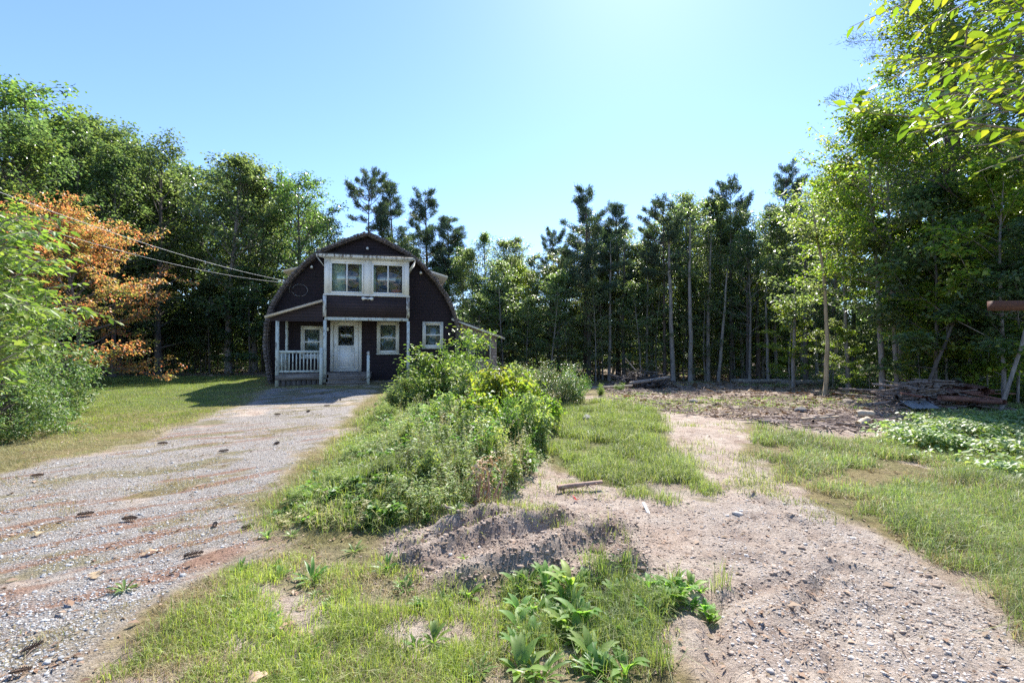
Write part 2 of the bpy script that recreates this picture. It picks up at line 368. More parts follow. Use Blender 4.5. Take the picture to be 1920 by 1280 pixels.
# ------------------------------------------------------------------ terrain
def gravelly(x, y):
    rx = 1.0 + .25 * (y - 1.8)
    return .6 * np.clip(sst(-.25, .25, x - rx - .15 + .5 * (fbm(x * 1.5, y * 1.5, 54, 4) - .5)) * (1 - sst(3.9, 5.2, y)) * (.45 + .55 * sst(.42, .52, fbm(x * 3, y * 3, 55, 3))) + .3 * sst(.62, .70, fbm(x * 1.1, y * 1.1, 53, 4)), 0, 1)
def masks(x, y):
    w = .6 * (fbm(x * 2.2, y * 2.2, 31, 4) - .5)
    w2 = .8 * (fbm(x * .9, y * .9, 37, 4) - .5)
    dr = sst(-.10, .22, sdist(DRIVE, x, y) + w + w2 * .5)
    tr = sst(-.06, .14, sdist(TRACK, x, y) + w)
    cl = sst(-.3, .5, sdist(CLEAR, x, y) + w2)
    fo = sst(-.1, .3, sdist(FORE, x, y) + w)
    f = forest_mask(x, y)
    lawn = sst(-.5, .4, sdist(LAWN, x, y) + w2)
    patch = fbm(x * 1.6, y * 1.6, 41, 4)
    grass = (1 - dr) * (1 - tr) * (1 - cl * sst(.30, .5, patch + .12)) * (1 - f)
    thin = sst(.40, .56, patch)
    grass = grass * (1 - fo * (1 - .7 * sst(.46, .60, patch)))
    grass = np.maximum(grass, dr * .75 * sst(.54, .64, fbm(x * .9 + y * .9, (y - x) * 2.6, 43, 4)) * sst(1, 4, y))
    # bare patches between the tufts
    bare = sst(.60, .68, fbm(x * .8, y * .8, 47, 4)) * (1 - lawn) * (1 - sst(-.2, .4, sdist(BERM, x, y)))
    grass = grass * (1 - .8 * bare)
    lush = np.clip(sst(.2, 1.6, sdist(LAWN, x, y)) * sst(9.5, 13, y) + .5 * sst(-.2, .3, sdist(CGRASS, x, y)) + .6 * sst(0, .3, sdist(BERM, x, y)) + .25 * (patch > .5), 0, 1)
    gravel = np.clip(dr * sst(.34, .50, fbm(x * 1.3, y * 1.3, 51, 4) + .12) + tr * gravelly(x, y), 0, 1)
    u = x * .72 + y * .69; v = -x * .69 + y * .72
    stk = fbm(u * .6 + .6 * fbm(x, y, 62, 2), (v + .35 * (fbm(x * 1.2, y * 1.2, 63, 3) - .5)) * 7.5, 61, 4) + .02
    nd_ = dr * sst(.55, .62, stk) * sst(.38, .52, fbm(u * .9, v * 1.2, 67, 3)) * (1 - sst(7.5, 11, y))
    return dict(gravel=gravel, needles=nd_ * .9, cool=dr, grassy=grass, litter=np.clip(f + cl * .6 * sst(.45, .6, patch), 0, 1), lush=lush,
                moist=sst(-.1, .2, sdist(MOUND, x, y) + w) * .12 * sst(.4, .6, fbm(x * 3, y * 3, 68, 3)) + .7 * np.exp(-(((x - 1.73) / .22) ** 2 + ((y - 3.45) / .12) ** 2)) ), dr, tr
def axis(lo, mid0, mid1, hi, step, grow):
    a = list(np.arange(mid0, mid1, step))
    s = step; v = a[-1]
    while v < hi:
        s *= grow; v += s; a.append(v)
    s = step; v = a[0]; b = []
    while v > lo:
        s *= grow; v -= s; b.append(v)
    return np.array(b[::-1] + a)
def terrain():
    xs = axis(-300, -3.4, 3.4, 300, .026, 1.018); ys = axis(-60, 1.7, 5.2, 400, .024, 1.012)
    X, Y = np.meshgrid(xs, ys); x = X.ravel(); y = Y.ravel()
    z = height(x, y)
    ms, dr, tr = masks(x, y)
    nx, ny = len(xs), len(ys)
    i = np.arange(ny - 1)[:, None] * nx; j = np.arange(nx - 1)[None, :]
    Q = np.stack([i + j, i + j + 1, i + nx + j + 1, i + nx + j], -1).reshape(-1, 4)
    V = np.stack([x, y, z], 1)
    fx = x[Q].mean(1); fy = y[Q].mean(1)
    sd = sdist(DRIVE, fx, fy) > 0; st = (sdist(TRACK, fx, fy) > 0) & ~sd
    for name, sel in (('ground', ~sd & ~st), ('driveway', sd), ('dirt_track', st)):
        q = Q[sel]; used, invq = np.unique(q.ravel(), return_inverse=True)
        me = mesh_quads(name, V[used], invq.reshape(-1, 4), True)
        for k, a in ms.items():
            at_ = me.attributes.new(k, 'FLOAT', 'POINT'); at_.data.foreach_set('value', a[used].astype(np.float32))
        o = link(name, me, M['ground']); o['kind'] = 'structure'
    print('terrain', nx, ny)
terrain()

# ------------------------------------------------------------------ grass and other uncountable cover
def sample(n, y0, y1, f, xspan=None, power=1.0):
    """points on the ground, density falling with distance, kept by probability f(x, y)"""
    out = []
    got = 0
    for _ in range(60):
        m = 60000
        y = np.exp(rng.uniform(math.log(y0), math.log(y1), m))
        if xspan: x = rng.uniform(xspan[0], xspan[1], m)
        else: x = y * rng.uniform(-1.25, 1.25, m)
        k = rng.uniform(0, 1, m) < f(x, y)
        out.append(np.stack([x[k], y[k]], 1)); got += k.sum()
        if got >= n: break
    return np.vstack(out)[:n]
def clumped(pts, per, r0):
    """blow each point up into a tuft"""
    n = len(pts); k = per
    P = np.repeat(pts, k, 0); r = r0 * np.sqrt(rng.uniform(0, 1, n * k)) * (1 + .1 * P[:, 1]); a = rng.uniform(0, 2 * PI, n * k)
    return P + np.stack([r * np.cos(a), r * np.sin(a)], 1)
def gmask(x, y):
    ms, dr, tr = masks(x, y); return ms['grassy']
def grass_obj(name, label, pts, Lr, W0, mats, bend=.6, seg=2):
    x, y = pts[:, 0], pts[:, 1]; z = height(x, y) - .008
    L = (Lr[0] + (Lr[1] - Lr[0]) * rng.uniform(0, 1, len(x)) ** 1.6) * (.35 + 1.3 * fbm(x * 1.5, y * 1.5, 77, 3))
    W = W0 * (1 + .16 * np.maximum(0, y - 2)) * rng.uniform(.6, 1.2, len(x))
    V, Q = blades(x, y, z, L, W, bend, seg)
    o = link(name, mesh_quads(name, V, Q), mats[0]); tag(o, label, 'grass', kind='stuff')
    return o
inl = lambda P, a=.0, b=.3: (lambda x, y: sst(a, b, sdist(P, x, y) + .35 * (fbm(x * 2, y * 2, 81, 3) - .5)))
fo, cg, lw, be = inl(FORE), inl(CGRASS, -.15, .15), inl(LAWN, -.4, .4), inl(BERM)
pt = fbm
f_fore = lambda x, y: fo(x, y) * sst(.50, .58, fbm(x * 2.4, y * 2.4, 41, 4))
p = clumped(sample(950, 1.9, 4.2, f_fore), 26, .055)
grass_obj('foreground_grass', 'thin bright green grass tufts growing on bare soil nearest the camera', p, (.03, .12), .0034, [M['fresh_grass']], .95)
p = clumped(sample(420, 1.9, 4.2, lambda x, y: fo(x, y) * sst(.44, .52, fbm(x * 2, y * 2, 42, 4))), 26, .08)
grass_obj('dry_grass', 'straw coloured dead grass lying flat between the front tufts', p, (.03, .09), .003, [M['straw']], 1.3)
p = clumped(sample(2300, 4.4, 14, lambda x, y: cg(x, y) * sst(.36, .60, fbm(x * 2.2, y * 2.2, 45, 3))), 22, .06)
grass_obj('meadow_grass', 'soft green grass patch between the weedy bank and the dirt track', p, (.06, .24), .0032, [M['grass']], 1.0)
f_right = lambda x, y: sst(-.05, .35, -sdist(TRACK, x, y) + .5 * (fbm(x * 2.5, y * 2.5, 94, 3) - .5)) * (x > 1.2) * (1 - cg(x, y)) * (1 - sst(-.5, .3, sdist(CLEAR, x, y))) * (1 - fo(x, y)) * (y > 1.6) * (1 - forest_mask(x, y)) * sst(.34, .60, fbm(x * 1.3, y * 1.3, 91, 4) + .10 * sst(.3, 1.2, -sdist(TRACK, x, y)))
p = clumped(sample(4300, 1.8, 12.5, f_right), 26, .06)
grass_obj('verge_grass', 'long light green grass on the right verge of the dirt track', p, (.04, .22), .0032, [M['grass']], 1.2)
p = clumped(sample(2300, 1.8, 12.5, f_right), 26, .07)
grass_obj('dry_verge_grass', 'straw coloured blades mixed into the right verge', p, (.06, .18), .003, [M['straw']], 1.1)
p = clumped(sample(1500, .6, 5.2, lambda x, y: f_right(x, np.maximum(y, 1.7)), (2.4, 8)), 24, .06)
grass_obj('roadside_grass', 'light green grass running on outside the right picture edge', p, (.04, .20), .0032, [M['grass']], 1.1)
f_lawn = lambda x, y: lw(x, y) * sst(.35, .5, fbm(x * .8, y * .8, 92, 3) + .25 * sst(9, 12, y))
p = clumped(sample(6500, 7, 24, lambda x, y: f_lawn(x, y) * sst(8.0, 10.5, y + .15 * x + 2), (-26, -3)), 22, .07)
grass_obj('lawn_grass', 'short sunlit green lawn left of the house', p, (.03, .07), .0045, [M['lawn']], .9, 1)
f_edge = lambda x, y: (1 - forest_mask(x, y)) * sst(-.25, .1, -sdist(DRIVE, x, y)) * (x < -1.5) * (1 - fo(x, y)) * (1 - be(x, y) * .6)
p = clumped(sample(4200, 3.6, 17, f_edge), 22, .07)
grass_obj('dry_lawn_edge_grass', 'brownish yellow short grass along both edges of the gravel driveway', p, (.02, .06), .0036, [M['straw']], 1.1, 1)
p = clumped(sample(420, 2.2, 15, lambda x, y: sst(.2, .5, sdist(DRIVE, x, y)) * sst(.54, .62, fbm(x * 1.5, y * 1.5, 43, 4)) * (x < -1)), 22, .08)
grass_obj('driveway_grass', 'sparse yellowed grass sprouting through the driveway gravel', p, (.015, .06), .003, [M['straw']], 1.0)
p = clumped(sample(700, 11, 27, lambda x, y: sst(-.4, .4, sdist(CLEAR, x, y)) * sst(.54, .64, fbm(x * .5, y * .9, 93, 3)), (0, 16)), 18, .10)
grass_obj('clearing_grass', 'pale green regrowth scattered over the far clearing', p, (.04, .12), .006, [M['weed']], .9, 1)

p = clumped(sample(260, 2.2, 12, lambda x, y: sst(.0, .3, sdist(TRACK, x, y)) * sst(.50, .66, fbm(x * 1.4, y * 1.4, 95, 4)) * sst(2.8, 5, y)), 20, .08)
grass_obj('track_grass', 'scattered thin green tufts growing in the bare dirt track', p, (.03, .13), .003, [M['grass']], 1.1)
def stones(name, label, pts, s0, mat, cat='stones'):
    """low irregular pebbles, one mesh"""
    n = len(pts); x, y = pts[:, 0], pts[:, 1]; z = height(x, y)
    r = s0 * np.exp(rng.normal(0, .45, n)); 
    base = np.array([(-1, -1, -.6), (1, -1, -.6), (1, 1, -.6), (-1, 1, -.6), (-.7, -.7, .6), (.7, -.7, .6), (.7, .7, .6), (-.7, .7, .6)])
    V = base[None] * (1 + rng.uniform(-.35, .35, (n, 8, 3)))
    a = rng.uniform(0, 2 * PI, n); c, s = np.cos(a)[:, None], np.sin(a)[:, None]
    sx = rng.uniform(.7, 1.4, n)[:, None]
    X = V[:, :, 0] * sx; Y = V[:, :, 1]; Z = V[:, :, 2] * rng.uniform(.5, .9, n)[:, None]
    P = np.stack([X * c - Y * s, X * s + Y * c, Z], -1) * r[:, None, None] * .5 + np.stack([x, y, z + r * .10], 1)[:, None, :]
    f = np.array([(0, 3, 2, 1), (4, 5, 6, 7), (0, 1, 5, 4), (1, 2, 6, 5), (2, 3, 7, 6), (3, 0, 4, 7)])
    Q = (np.arange(n)[:, None, None] * 8 + f[None]).reshape(-1, 4)
    o = link(name, mesh_quads(name, P.reshape(-1, 3), Q, False), mat)
    return tag(o, label, cat, kind='stuff')
def stonemat(name, cols):
    m, nt, out = newmat(name)
    g = nd(nt, 'ShaderNodeNewGeometry'); p = nd(nt, 'ShaderNodeBsdfPrincipled'); p.inputs['Roughness'].default_value = .85
    r = ramp(nt, [(i / (len(cols) - 1), c) for i, c in enumerate(cols)], g.outputs['Random Per Island'])
    nt.links.new(mixc(nt, .6, r.outputs[0], ramp(nt, [(.35, (.6, .6, .6)), (.65, (1.1, 1.1, 1.1))], noise(nt, 80, 3)).outputs[0], 'MULTIPLY'), p.inputs['Base Color'])
    nt.links.new(p.outputs[0], out.inputs[0]); return m
M['gravel'] = stonemat('gravel_stones', [(.27, .24, .22), (.42, .375, .345), (.50, .45, .41), (.62, .57, .53)])
M['gravel_grey'] = stonemat('grey_gravel_stones', [(.21, .215, .22), (.33, .335, .34), (.44, .44, .44), (.58, .58, .57)])
M['clod'] = stonemat('dirt_clods', [(.19, .135, .10), (.30, .225, .175), (.40, .32, .26)])
tr_ = inl(TRACK, 0, .2)
stones('gravel', 'pale grey pinkish gravel pressed into the dirt track', sample(6500, 1.6, 6, lambda x, y: tr_(x, y) * (.05 + gravelly(x, y))), .0068, M['gravel'])
stones('driveway_gravel', 'grey crushed stone loose on the driveway', sample(15000, 1.7, 9, lambda x, y: sst(0, .4, sdist(DRIVE, x, y)) * sst(.40, .55, fbm(x * 1.3, y * 1.3, 51, 4) + .1)), .007, M['gravel_grey'])
stones('dirt_clods', 'brown crumbly clods on the churned earth below the bank', sample(8000, 2.4, 5.6, lambda x, y: sst(-.3, .2, sdist(MOUND, x, y)) * .9 + .25 * tr_(x, y)), .0095, M['clod'], 'earth')

stones('track_stones', 'larger loose stones scattered along the gravelly side of the dirt track', sample(420, 1.6, 5.5, lambda x, y: tr_(x, y) * (.08 + gravelly(x, y))), .011, M['gravel'])
# scraps: fallen leaves, chips and twigs
def scraps(name, label, pts, L0, mat, flat=.35):
    n = len(pts); x, y = pts[:, 0], pts[:, 1]; a = rng.uniform(0, 2 * PI, n)
    D = np.stack([np.cos(a), np.sin(a), rng.uniform(-.1, .35, n)], 1); N = np.stack([rng.normal(0, flat, n), rng.normal(0, flat, n), np.ones(n)], 1)
    L = L0 * np.exp(rng.normal(0, .4, n)) * (1 + .05 * y)
    V, Q = leaves(np.stack([x, y, height(x, y) + .006], 1), D, N, L, L * rng.uniform(.15, .6, n), fold=.3)
    o = link(name, mesh_quads(name, V, Q), mat); return tag(o, label, 'leaf litter', kind='stuff')
scraps('leaf_litter', 'brown leaf and bark scraps strewn over the near bare ground', sample(7000, 1.7, 9, lambda x, y: .25 + .5 * sst(.5, .6, fbm(x * 2, y * 2, 99, 3))), .022, M['litter'])
scraps('clearing_litter', 'brown wood chips and dead leaves covering the far clearing', sample(14000, 10, 30, lambda x, y: np.clip(sst(-.5, .6, sdist(CLEAR, x, y)) + .5 * forest_mask(x, y), 0, 1)), .07, M['litter'], .6)
def twigs(name, label, pts, L0, r0, mat, lift=.02):
    mb = MB()
    for x, y in pts:
        a = random.uniform(0, PI * 2); L = L0 * random.uniform(.4, 1.5); z = hz(x, y)
        P = [];
        for k in range(4):
            t = k / 3; P.append((x + math.cos(a) * L * t + random.gauss(0, L * .05), y + math.sin(a) * L * t + random.gauss(0, L * .05), z + r0 + random.uniform(0, lift)))
        mb.tube(P, np.linspace(r0, r0 * .4, 4), 4, False)
    o = mb.build(name, mat); return tag(o, label, 'twigs', kind='stuff')
twigs('twig_litter', 'thin brown twigs scattered on the bare near ground', sample(420, 1.8, 8, lambda x, y: np.full(x.shape, .5)), .12, .0025, M['wood_dead'])
twigs('clearing_twigs', 'broken branches strewn across the far clearing', sample(900, 10, 28, lambda x, y: sst(-1.0, .4, sdist(CLEAR, x, y))), .5, .012, M['wood_dead'], .08)

# ------------------------------------------------------------------ trees
def wander(p0, d, L, k, wob, up=0.0):
    P = [np.array(p0, float)]; d = np.array(d, float); d /= np.linalg.norm(d)
    for i in range(k):
        d = d + rng.normal(0, wob, 3) + np.array([0, 0, up]); d /= np.linalg.norm(d)
        P.append(P[-1] + d * L / k)
    return np.array(P)
def clump_leaves(C, m, a, flat, Ls, asp, outdir=None, near=False, droop=.2):
    """m leaves round every centre in C"""
    C = np.repeat(C, m, 0); n = len(C)
    o = rng.normal(0, 1, (n, 3)); o = o / np.linalg.norm(o, axis=1)[:, None] * (rng.uniform(0, 1, n) ** .45)[:, None]
    o *= np.array([a, a, a * flat]); P = C + o
    az = rng.uniform(0, 2 * PI, n); D = np.stack([np.cos(az), np.sin(az), rng.uniform(-.6, .25, n)], 1) + o / a * .8
    N = np.stack([rng.normal(0, .75, n), rng.normal(0, .75, n), np.ones(n)], 1)
    L = Ls * rng.uniform(.65, 1.25, n)
    return leaves(P, D, N, L, L * asp, near, .18, droop)
def make_decid(H, cb, Rr, nl, r0, leafL, m, bark, leaf, prof=None, flat=.45, clump=.42, wob=.06, near=False, lean=0, nsub=5, sub=.42, asp=.62, upb=0):
    tb, cr = MB(), MB()
    tr = wander((0, 0, -.15), (lean, 0, 1), H, 12, wob * .35, .05)
    rad = r0 * (1 - np.linspace(0, 1, 13)) ** .75 + .008; rad[0] *= 1.35
    tb.tube(tr, rad, 8)
    Cs = []
    ga = rng.uniform(0, 6)
    for i in range(nl):
        t = cb + (1 - cb) * ((i + rng.uniform(0, 1)) / nl) ** .9; t = min(t, .985)
        f = t * 12; k = int(min(f, 11)); p = tr[k] * (1 - (f - k)) + tr[k + 1] * (f - k)
        tt = (t - cb) / (1 - cb)
        pr = prof(tt) if prof else (math.sin(PI * min(1, .18 + tt * .80)) ** .7)
        L = Rr * pr * rng.uniform(.7, 1.15) + .15
        ga += 2.4 + rng.uniform(-.4, .4); el = R(5 + 55 * tt + rng.uniform(-12, 14) + upb)
        d = (math.cos(ga) * math.cos(el), math.sin(ga) * math.cos(el), math.sin(el))
        B = wander(p, d, L, 5, .12, .04); rb = r0 * .32 * (1 - .6 * tt) * (L / Rr + .3)
        tb.tube(B, np.linspace(rb, .006, 6), 5, False)
        Cs.append(B[3:])
        for s in range(nsub):
            q = B[1 + min(4, int(rng.uniform(1, 5)))]; a2 = ga + rng.choice([-1, 1]) * rng.uniform(.5, 1.2); e2 = el * .5 + R(rng.uniform(-18, 25))
            d2 = (math.cos(a2) * math.cos(e2), math.sin(a2) * math.cos(e2), math.sin(e2))
            S = wander(q, d2, L * sub * rng.uniform(.6, 1.2), 3, .15, .02)
            tb.tube(S, np.linspace(rb * .4, .004, 4), 4, False)
            Cs.append(S[1:])
    C = np.vstack(Cs)
    cr.add(*clump_leaves(C, m, clump, flat, leafL, asp, near=near))
    return tb.mesh('trunk_mesh', bark, True), cr.mesh('crown_mesh', leaf)
def make_pine(H, cb, Rr, r0, bark, leaf, nw=16, tuft=.26, upsweep=.25, dens=1.0, red=False, prof=None, per=10, wn=.028):
    tb, cr = MB(), MB()
    tr = wander((0, 0, -.15), (0, 0, 1), H, 12, .012, .05)
    tb.tube(tr, r0 * (1 - np.linspace(0, 1, 13)) ** .8 + .01, 8)
    C = []; Dd = []
    for w in range(nw):
        t = cb + (1 - cb) * (w + rng.uniform(.2, .8)) / nw
        f = t * 12; k = int(min(f, 11)); p = tr[k] * (1 - (f - k)) + tr[k + 1] * (f - k)
        tt = (t - cb) / (1 - cb)
        for b in range(rng.integers(3, 6)):
            pr = prof(tt) if prof else (1 - tt) ** .75 * (.55 + .45 * min(1, tt * 4 + .3))
            L = Rr * pr * rng.uniform(.45, 1.15) + .25
            a = rng.uniform(0, 2 * PI); el = rng.uniform(-.05, .3) + .5 * tt
            B = wander(p, (math.cos(a) * math.cos(el), math.sin(a) * math.cos(el), math.sin(el)), L, 5, .07, upsweep * .25)
            tb.tube(B, np.linspace(.012 + .02 * L / Rr, .005, 6), 4, False)
            n = max(3, int(L * 7 * dens))
            for q in range(n):
                s = rng.uniform(.3 if not red else .55, 1.0); f2 = s * 5; k2 = int(min(f2, 4)); c = B[k2] * (1 - (f2 - k2)) + B[k2 + 1] * (f2 - k2)
                dirb = B[-1] - B[0]; dirb = dirb / np.linalg.norm(dirb)
                side = np.cross(dirb, (0, 0, 1)); side /= np.linalg.norm(side) + 1e-6
                off = side * rng.uniform(-1, 1) * L * .28 * (1.15 - s) * 1.3
                c2 = c + off + dirb * abs(rng.normal(0, .08)) + np.array([0, 0, rng.uniform(0, .08)])
                if np.linalg.norm(off) > .2: tb.tube([c, c2], [.008, .004], 3, False)
                C.append(c2); Dd.append(dirb * .6 + off + np.array([0, 0, .55]))
    C.append(tr[-1]); Dd.append(np.array([0, 0, 1.]))
    C = np.array(C); Dd = unit(np.array(Dd)); n = len(C)
    CC = np.repeat(C, per, 0); DD = unit(np.repeat(Dd, per, 0) + rng.normal(0, .62, (n * per, 3)))
    CC = CC + DD * 0.03 + rng.normal(0, .075, CC.shape)
    L = tuft * rng.uniform(.6, 1.15, len(CC))
    cr.add(*leaves(CC, DD, rng.normal(0, 1, (len(CC), 3)), L, L * 0 + wn, False, .0))
    return tb.mesh('trunk_mesh', bark, True), cr.mesh('crown_mesh', leaf)
def make_shrub(H, Rr, ns, leafL, m, bark, leaf, near=True, asp=.5, clump=.14, splay=.5, flat=.8, droop=.25, low=.15):
    tb, cr = MB(), MB(); Cs = []
    for i in range(ns):
        a = rng.uniform(0, 2 * PI); sp = splay * math.sqrt(rng.uniform(0, 1)); r0 = rng.uniform(0, .25) * Rr
        P = wander((math.cos(a) * r0, math.sin(a) * r0, -.03), (math.cos(a) * sp, math.sin(a) * sp, 1), H * rng.uniform(.6, 1.08), 6, .10, .02)
        tb.tube(P, np.linspace(.004 + .006 * H, .0025, 7), 4, False)
        Cs.append(P[max(1, int(low * 7)):])
        for s in range(4):
            q = P[rng.integers(1, 6)]; a2 = rng.uniform(0, 2 * PI); e = rng.uniform(.1, .9)
            S = wander(q, (math.cos(a2), math.sin(a2), e), Rr * rng.uniform(.25, .6), 3, .15, .03)
            tb.tube(S, np.linspace(.003 + .002 * H, .0015, 4), 3, False); Cs.append(S[1:])
    cr.add(*clump_leaves(np.vstack(Cs), m, clump, flat, leafL, asp, near=near, droop=droop))
    return tb.mesh('stem_mesh', bark), cr.mesh('foliage_mesh', leaf)

def put(name, proto, x, y, s=1., label=None, cat='tree', group=None, rz=None, parts=('trunk', 'crown'), sz=None, tilt=None, z=None):
    e = empty(name, (x, y, hz(x, y) - .02 if z is None else z), rng.uniform(0, 2 * PI) if rz is None else rz, (s, s, sz or s))
    if cat in ('tree', 'pine') and s > .5: e.rotation_euler = (rng.normal(0, .022), rng.normal(0, .022), e.rotation_euler.z)
    if tilt: e.rotation_euler = (tilt[0], tilt[1], e.rotation_euler.z)
    tag(e, label, cat, group)
    for nme, me in zip(parts, proto):
        o = bpy.data.objects.new(nme, me); COL.objects.link(o); o.parent = e
    return e

dome = lambda t: math.sqrt(max(0, 1 - (2 * t - .75) ** 2 / 1.9)) * (1 if t < .8 else (1 - t) / .2 * .7 + .3)
P_ = {}
P_['big1'] = make_decid(13, .16, 3.6, 40, .22, .18, 13, M['bark_dark'], M['maple'], prof=lambda t: math.sin(PI * (.25 + .70 * t)) ** .6, clump=.5)
P_['big2'] = make_decid(13, .12, 2.9, 40, .20, .17, 13, M['bark_dark'], M['forest'], prof=lambda t: math.sin(PI * (.22 + .72 * t)) ** .6, clump=.48)
P_['airy'] = make_decid(12, .25, 2.6, 34, .15, .16, 11, M['bark_grey'], M['forest2'], prof=lambda t: math.sin(PI * (.15 + .78 * t)) ** .8, clump=.42, upb=14)
P_['tall1'] = make_decid(12, .30, 2.5, 36, .12, .15, 9, M['bark_grey'], M['forest'], clump=.42, upb=12)
P_['tall2'] = make_decid(12, .20, 2.3, 38, .10, .145, 9, M['bark_grey'], M['pale'], clump=.40, upb=18)
P_['tall3'] = make_decid(12, .16, 2.2, 38, .12, .155, 10, M['bark_dark'], M['forest'], clump=.45)
P_['yel'] = make_decid(10, .36, 2.2, 36, .085, .115, 13, M['bark_grey'], M['yellowgreen'], clump=.34, flat=.35, nsub=6)
P_['edge'] = make_decid(13, .22, 2.9, 40, .15, .125, 11, M['bark_dark'], M['edgeleaf'], clump=.42, flat=.30, nsub=6)
P_['edge2'] = make_decid(13, .30, 2.8, 36, .13, .125, 10, M['bark_dark'], M['yellowgreen'], clump=.42, flat=.30, nsub=6)
P_['veil'] = make_decid(8, .08, 1.7, 34, .045, .15, 8, M['bark_grey'], M['pale'], clump=.40, flat=.4, nsub=4, upb=8)
P_['veil2'] = make_decid(6.5, .12, 1.9, 28, .04, .15, 9, M['bark_grey'], M['yellowgreen'], clump=.38, flat=.3, nsub=4)
P_['wpine'] = make_pine(12, .36, 2.6, .17, M['bark_pine'], M['needle'], 20, .20, .10, 3.4, per=14, wn=.03, prof=lambda t: (1.02 - t) ** .6 * min(1, .6 + 2 * t))
P_['wpine2'] = make_pine(12, .42, 1.7, .13, M['bark_pine'], M['needle'], 20, .20, .12, 3.6, per=14, wn=.03, prof=lambda t: (1.02 - t) ** .6 * min(1, .6 + 2 * t))
P_['rpine'] = make_pine(12, .58, 1.7, .13, M['bark_pine'], M['needle'], 13, .19, .3, 2.6, True, prof=lambda t: math.sin(PI * (.25 + .6 * t)) ** .7, per=13, wn=.04)
P_['toppine'] = make_pine(14, .72, 2.0, .11, M['bark_dark'], M['needle'], 7, .22, .5, 2.2, True, prof=lambda t: .5 + .6 * math.sin(PI * t), per=14, wn=.04)
P_['bigpine'] = make_pine(16, .35, 3.6, .24, M['bark_pine'], M['needle'], 18, .15, .15, 2.6, per=14, wn=.014)
P_['sap1'] = make_decid(4.2, .25, 1.3, 16, .03, .12, 12, M['bark_grey'], M['forest2'], clump=.28, flat=.35)
P_['sap2'] = make_decid(5.0, .12, 1.4, 20, .035, .11, 13, M['bark_grey'], M['yellowgreen'], clump=.28, flat=.3)
P_['sap3'] = make_decid(5.5, .15, 1.5, 20, .04, .14, 12, M['bark_dark'], M['forest'], clump=.34, flat=.4)
P_['orange'] = make_decid(7.6, .03, 3.8, 54, .16, .12, 24, M['bark_dark'], M['orange'], clump=.40, flat=.33, nsub=6, wob=.2, lean=.12)

def tree(kind, px, Y, toppy, label, name=None, group=None, wid=1.0, X=None, **k):
    base = {'big1': 13, 'big2': 13, 'airy': 12, 'tall1': 12, 'tall2': 12, 'tall3': 12, 'yel': 10, 'edge': 13, 'edge2': 13, 'wpine': 12, 'wpine2': 12, 'rpine': 12, 'toppine': 14, 'bigpine': 16, 'sap1': 4.2, 'sap2': 5, 'sap3': 5.5, 'orange': 7.6}[kind]
    x = at(px, Y) if X is None else X
    H = CAMH + (HZ - toppy) / F * Y - hz(x, Y)
    s = H / base * (.94 if 'pine' not in kind else .98)
    name = name or ('pine_tree' if 'pine' in kind else 'sapling' if 'sap' in kind else 'maple_tree' if kind in ('big1', 'orange') else 'tree')
    return put(name, P_[kind], x, Y, s * wid, label, 'pine' if 'pine' in kind else 'tree', group, sz=s, **k)

# --- front row, left woods
tree('big1', 35, 23, 165, 'tall dark green maple at the far left edge, highest of the left woods', wid=1.15)
tree('big1', 125, 24.5, 205, 'broad dark maple rising directly behind the orange maple', wid=1.05)
tree('big2', 195, 25.5, 232, 'dense dark tree between the orange maple and the round-topped oak')
tree('big2', 298, 26, 262, 'round-topped dark oak standing just right of the orange maple', 'oak_tree', wid=.95)
tree('airy', 430, 27, 288, 'airy open-crowned ash with pale bare limbs showing, left of the house', 'ash_tree', wid=1.25)
tree('airy', 478, 28, 300, 'second open-crowned ash, touching the sunlit maple beside the house', 'ash_tree', wid=1.1)
tree('big1', 562, 28, 328, 'sunlit dense maple just left of the house roof', wid=1.0)
tree('big2', 370, 29.5, 370, 'low dark tree filling the gap between the round oak and the airy ash')
tree('big2', 620, 31, 405, 'lower dark maple half hidden behind the left slope of the house roof', 'maple_tree', wid=.9)
tree('big1', -40, 19, 240, 'dark maple leaning in from beyond the left picture edge')
tree('toppine', 686, 33, 326, 'bare-stemmed pine with a flat-topped crown above the roof peak')
tree('wpine2', 742, 34, 336, 'thin ragged pine just right of the flat-topped pine')
tree('wpine', 805, 33, 352, 'full pointed pine behind the right slope of the house roof', wid=.95)
tree('wpine2', 838, 32, 398, 'short pine leaning out to the right of the full pointed pine', wid=1.3)
tree('tall3', 770, 36, 450, 'low grey green tree between the two pines behind the roof')
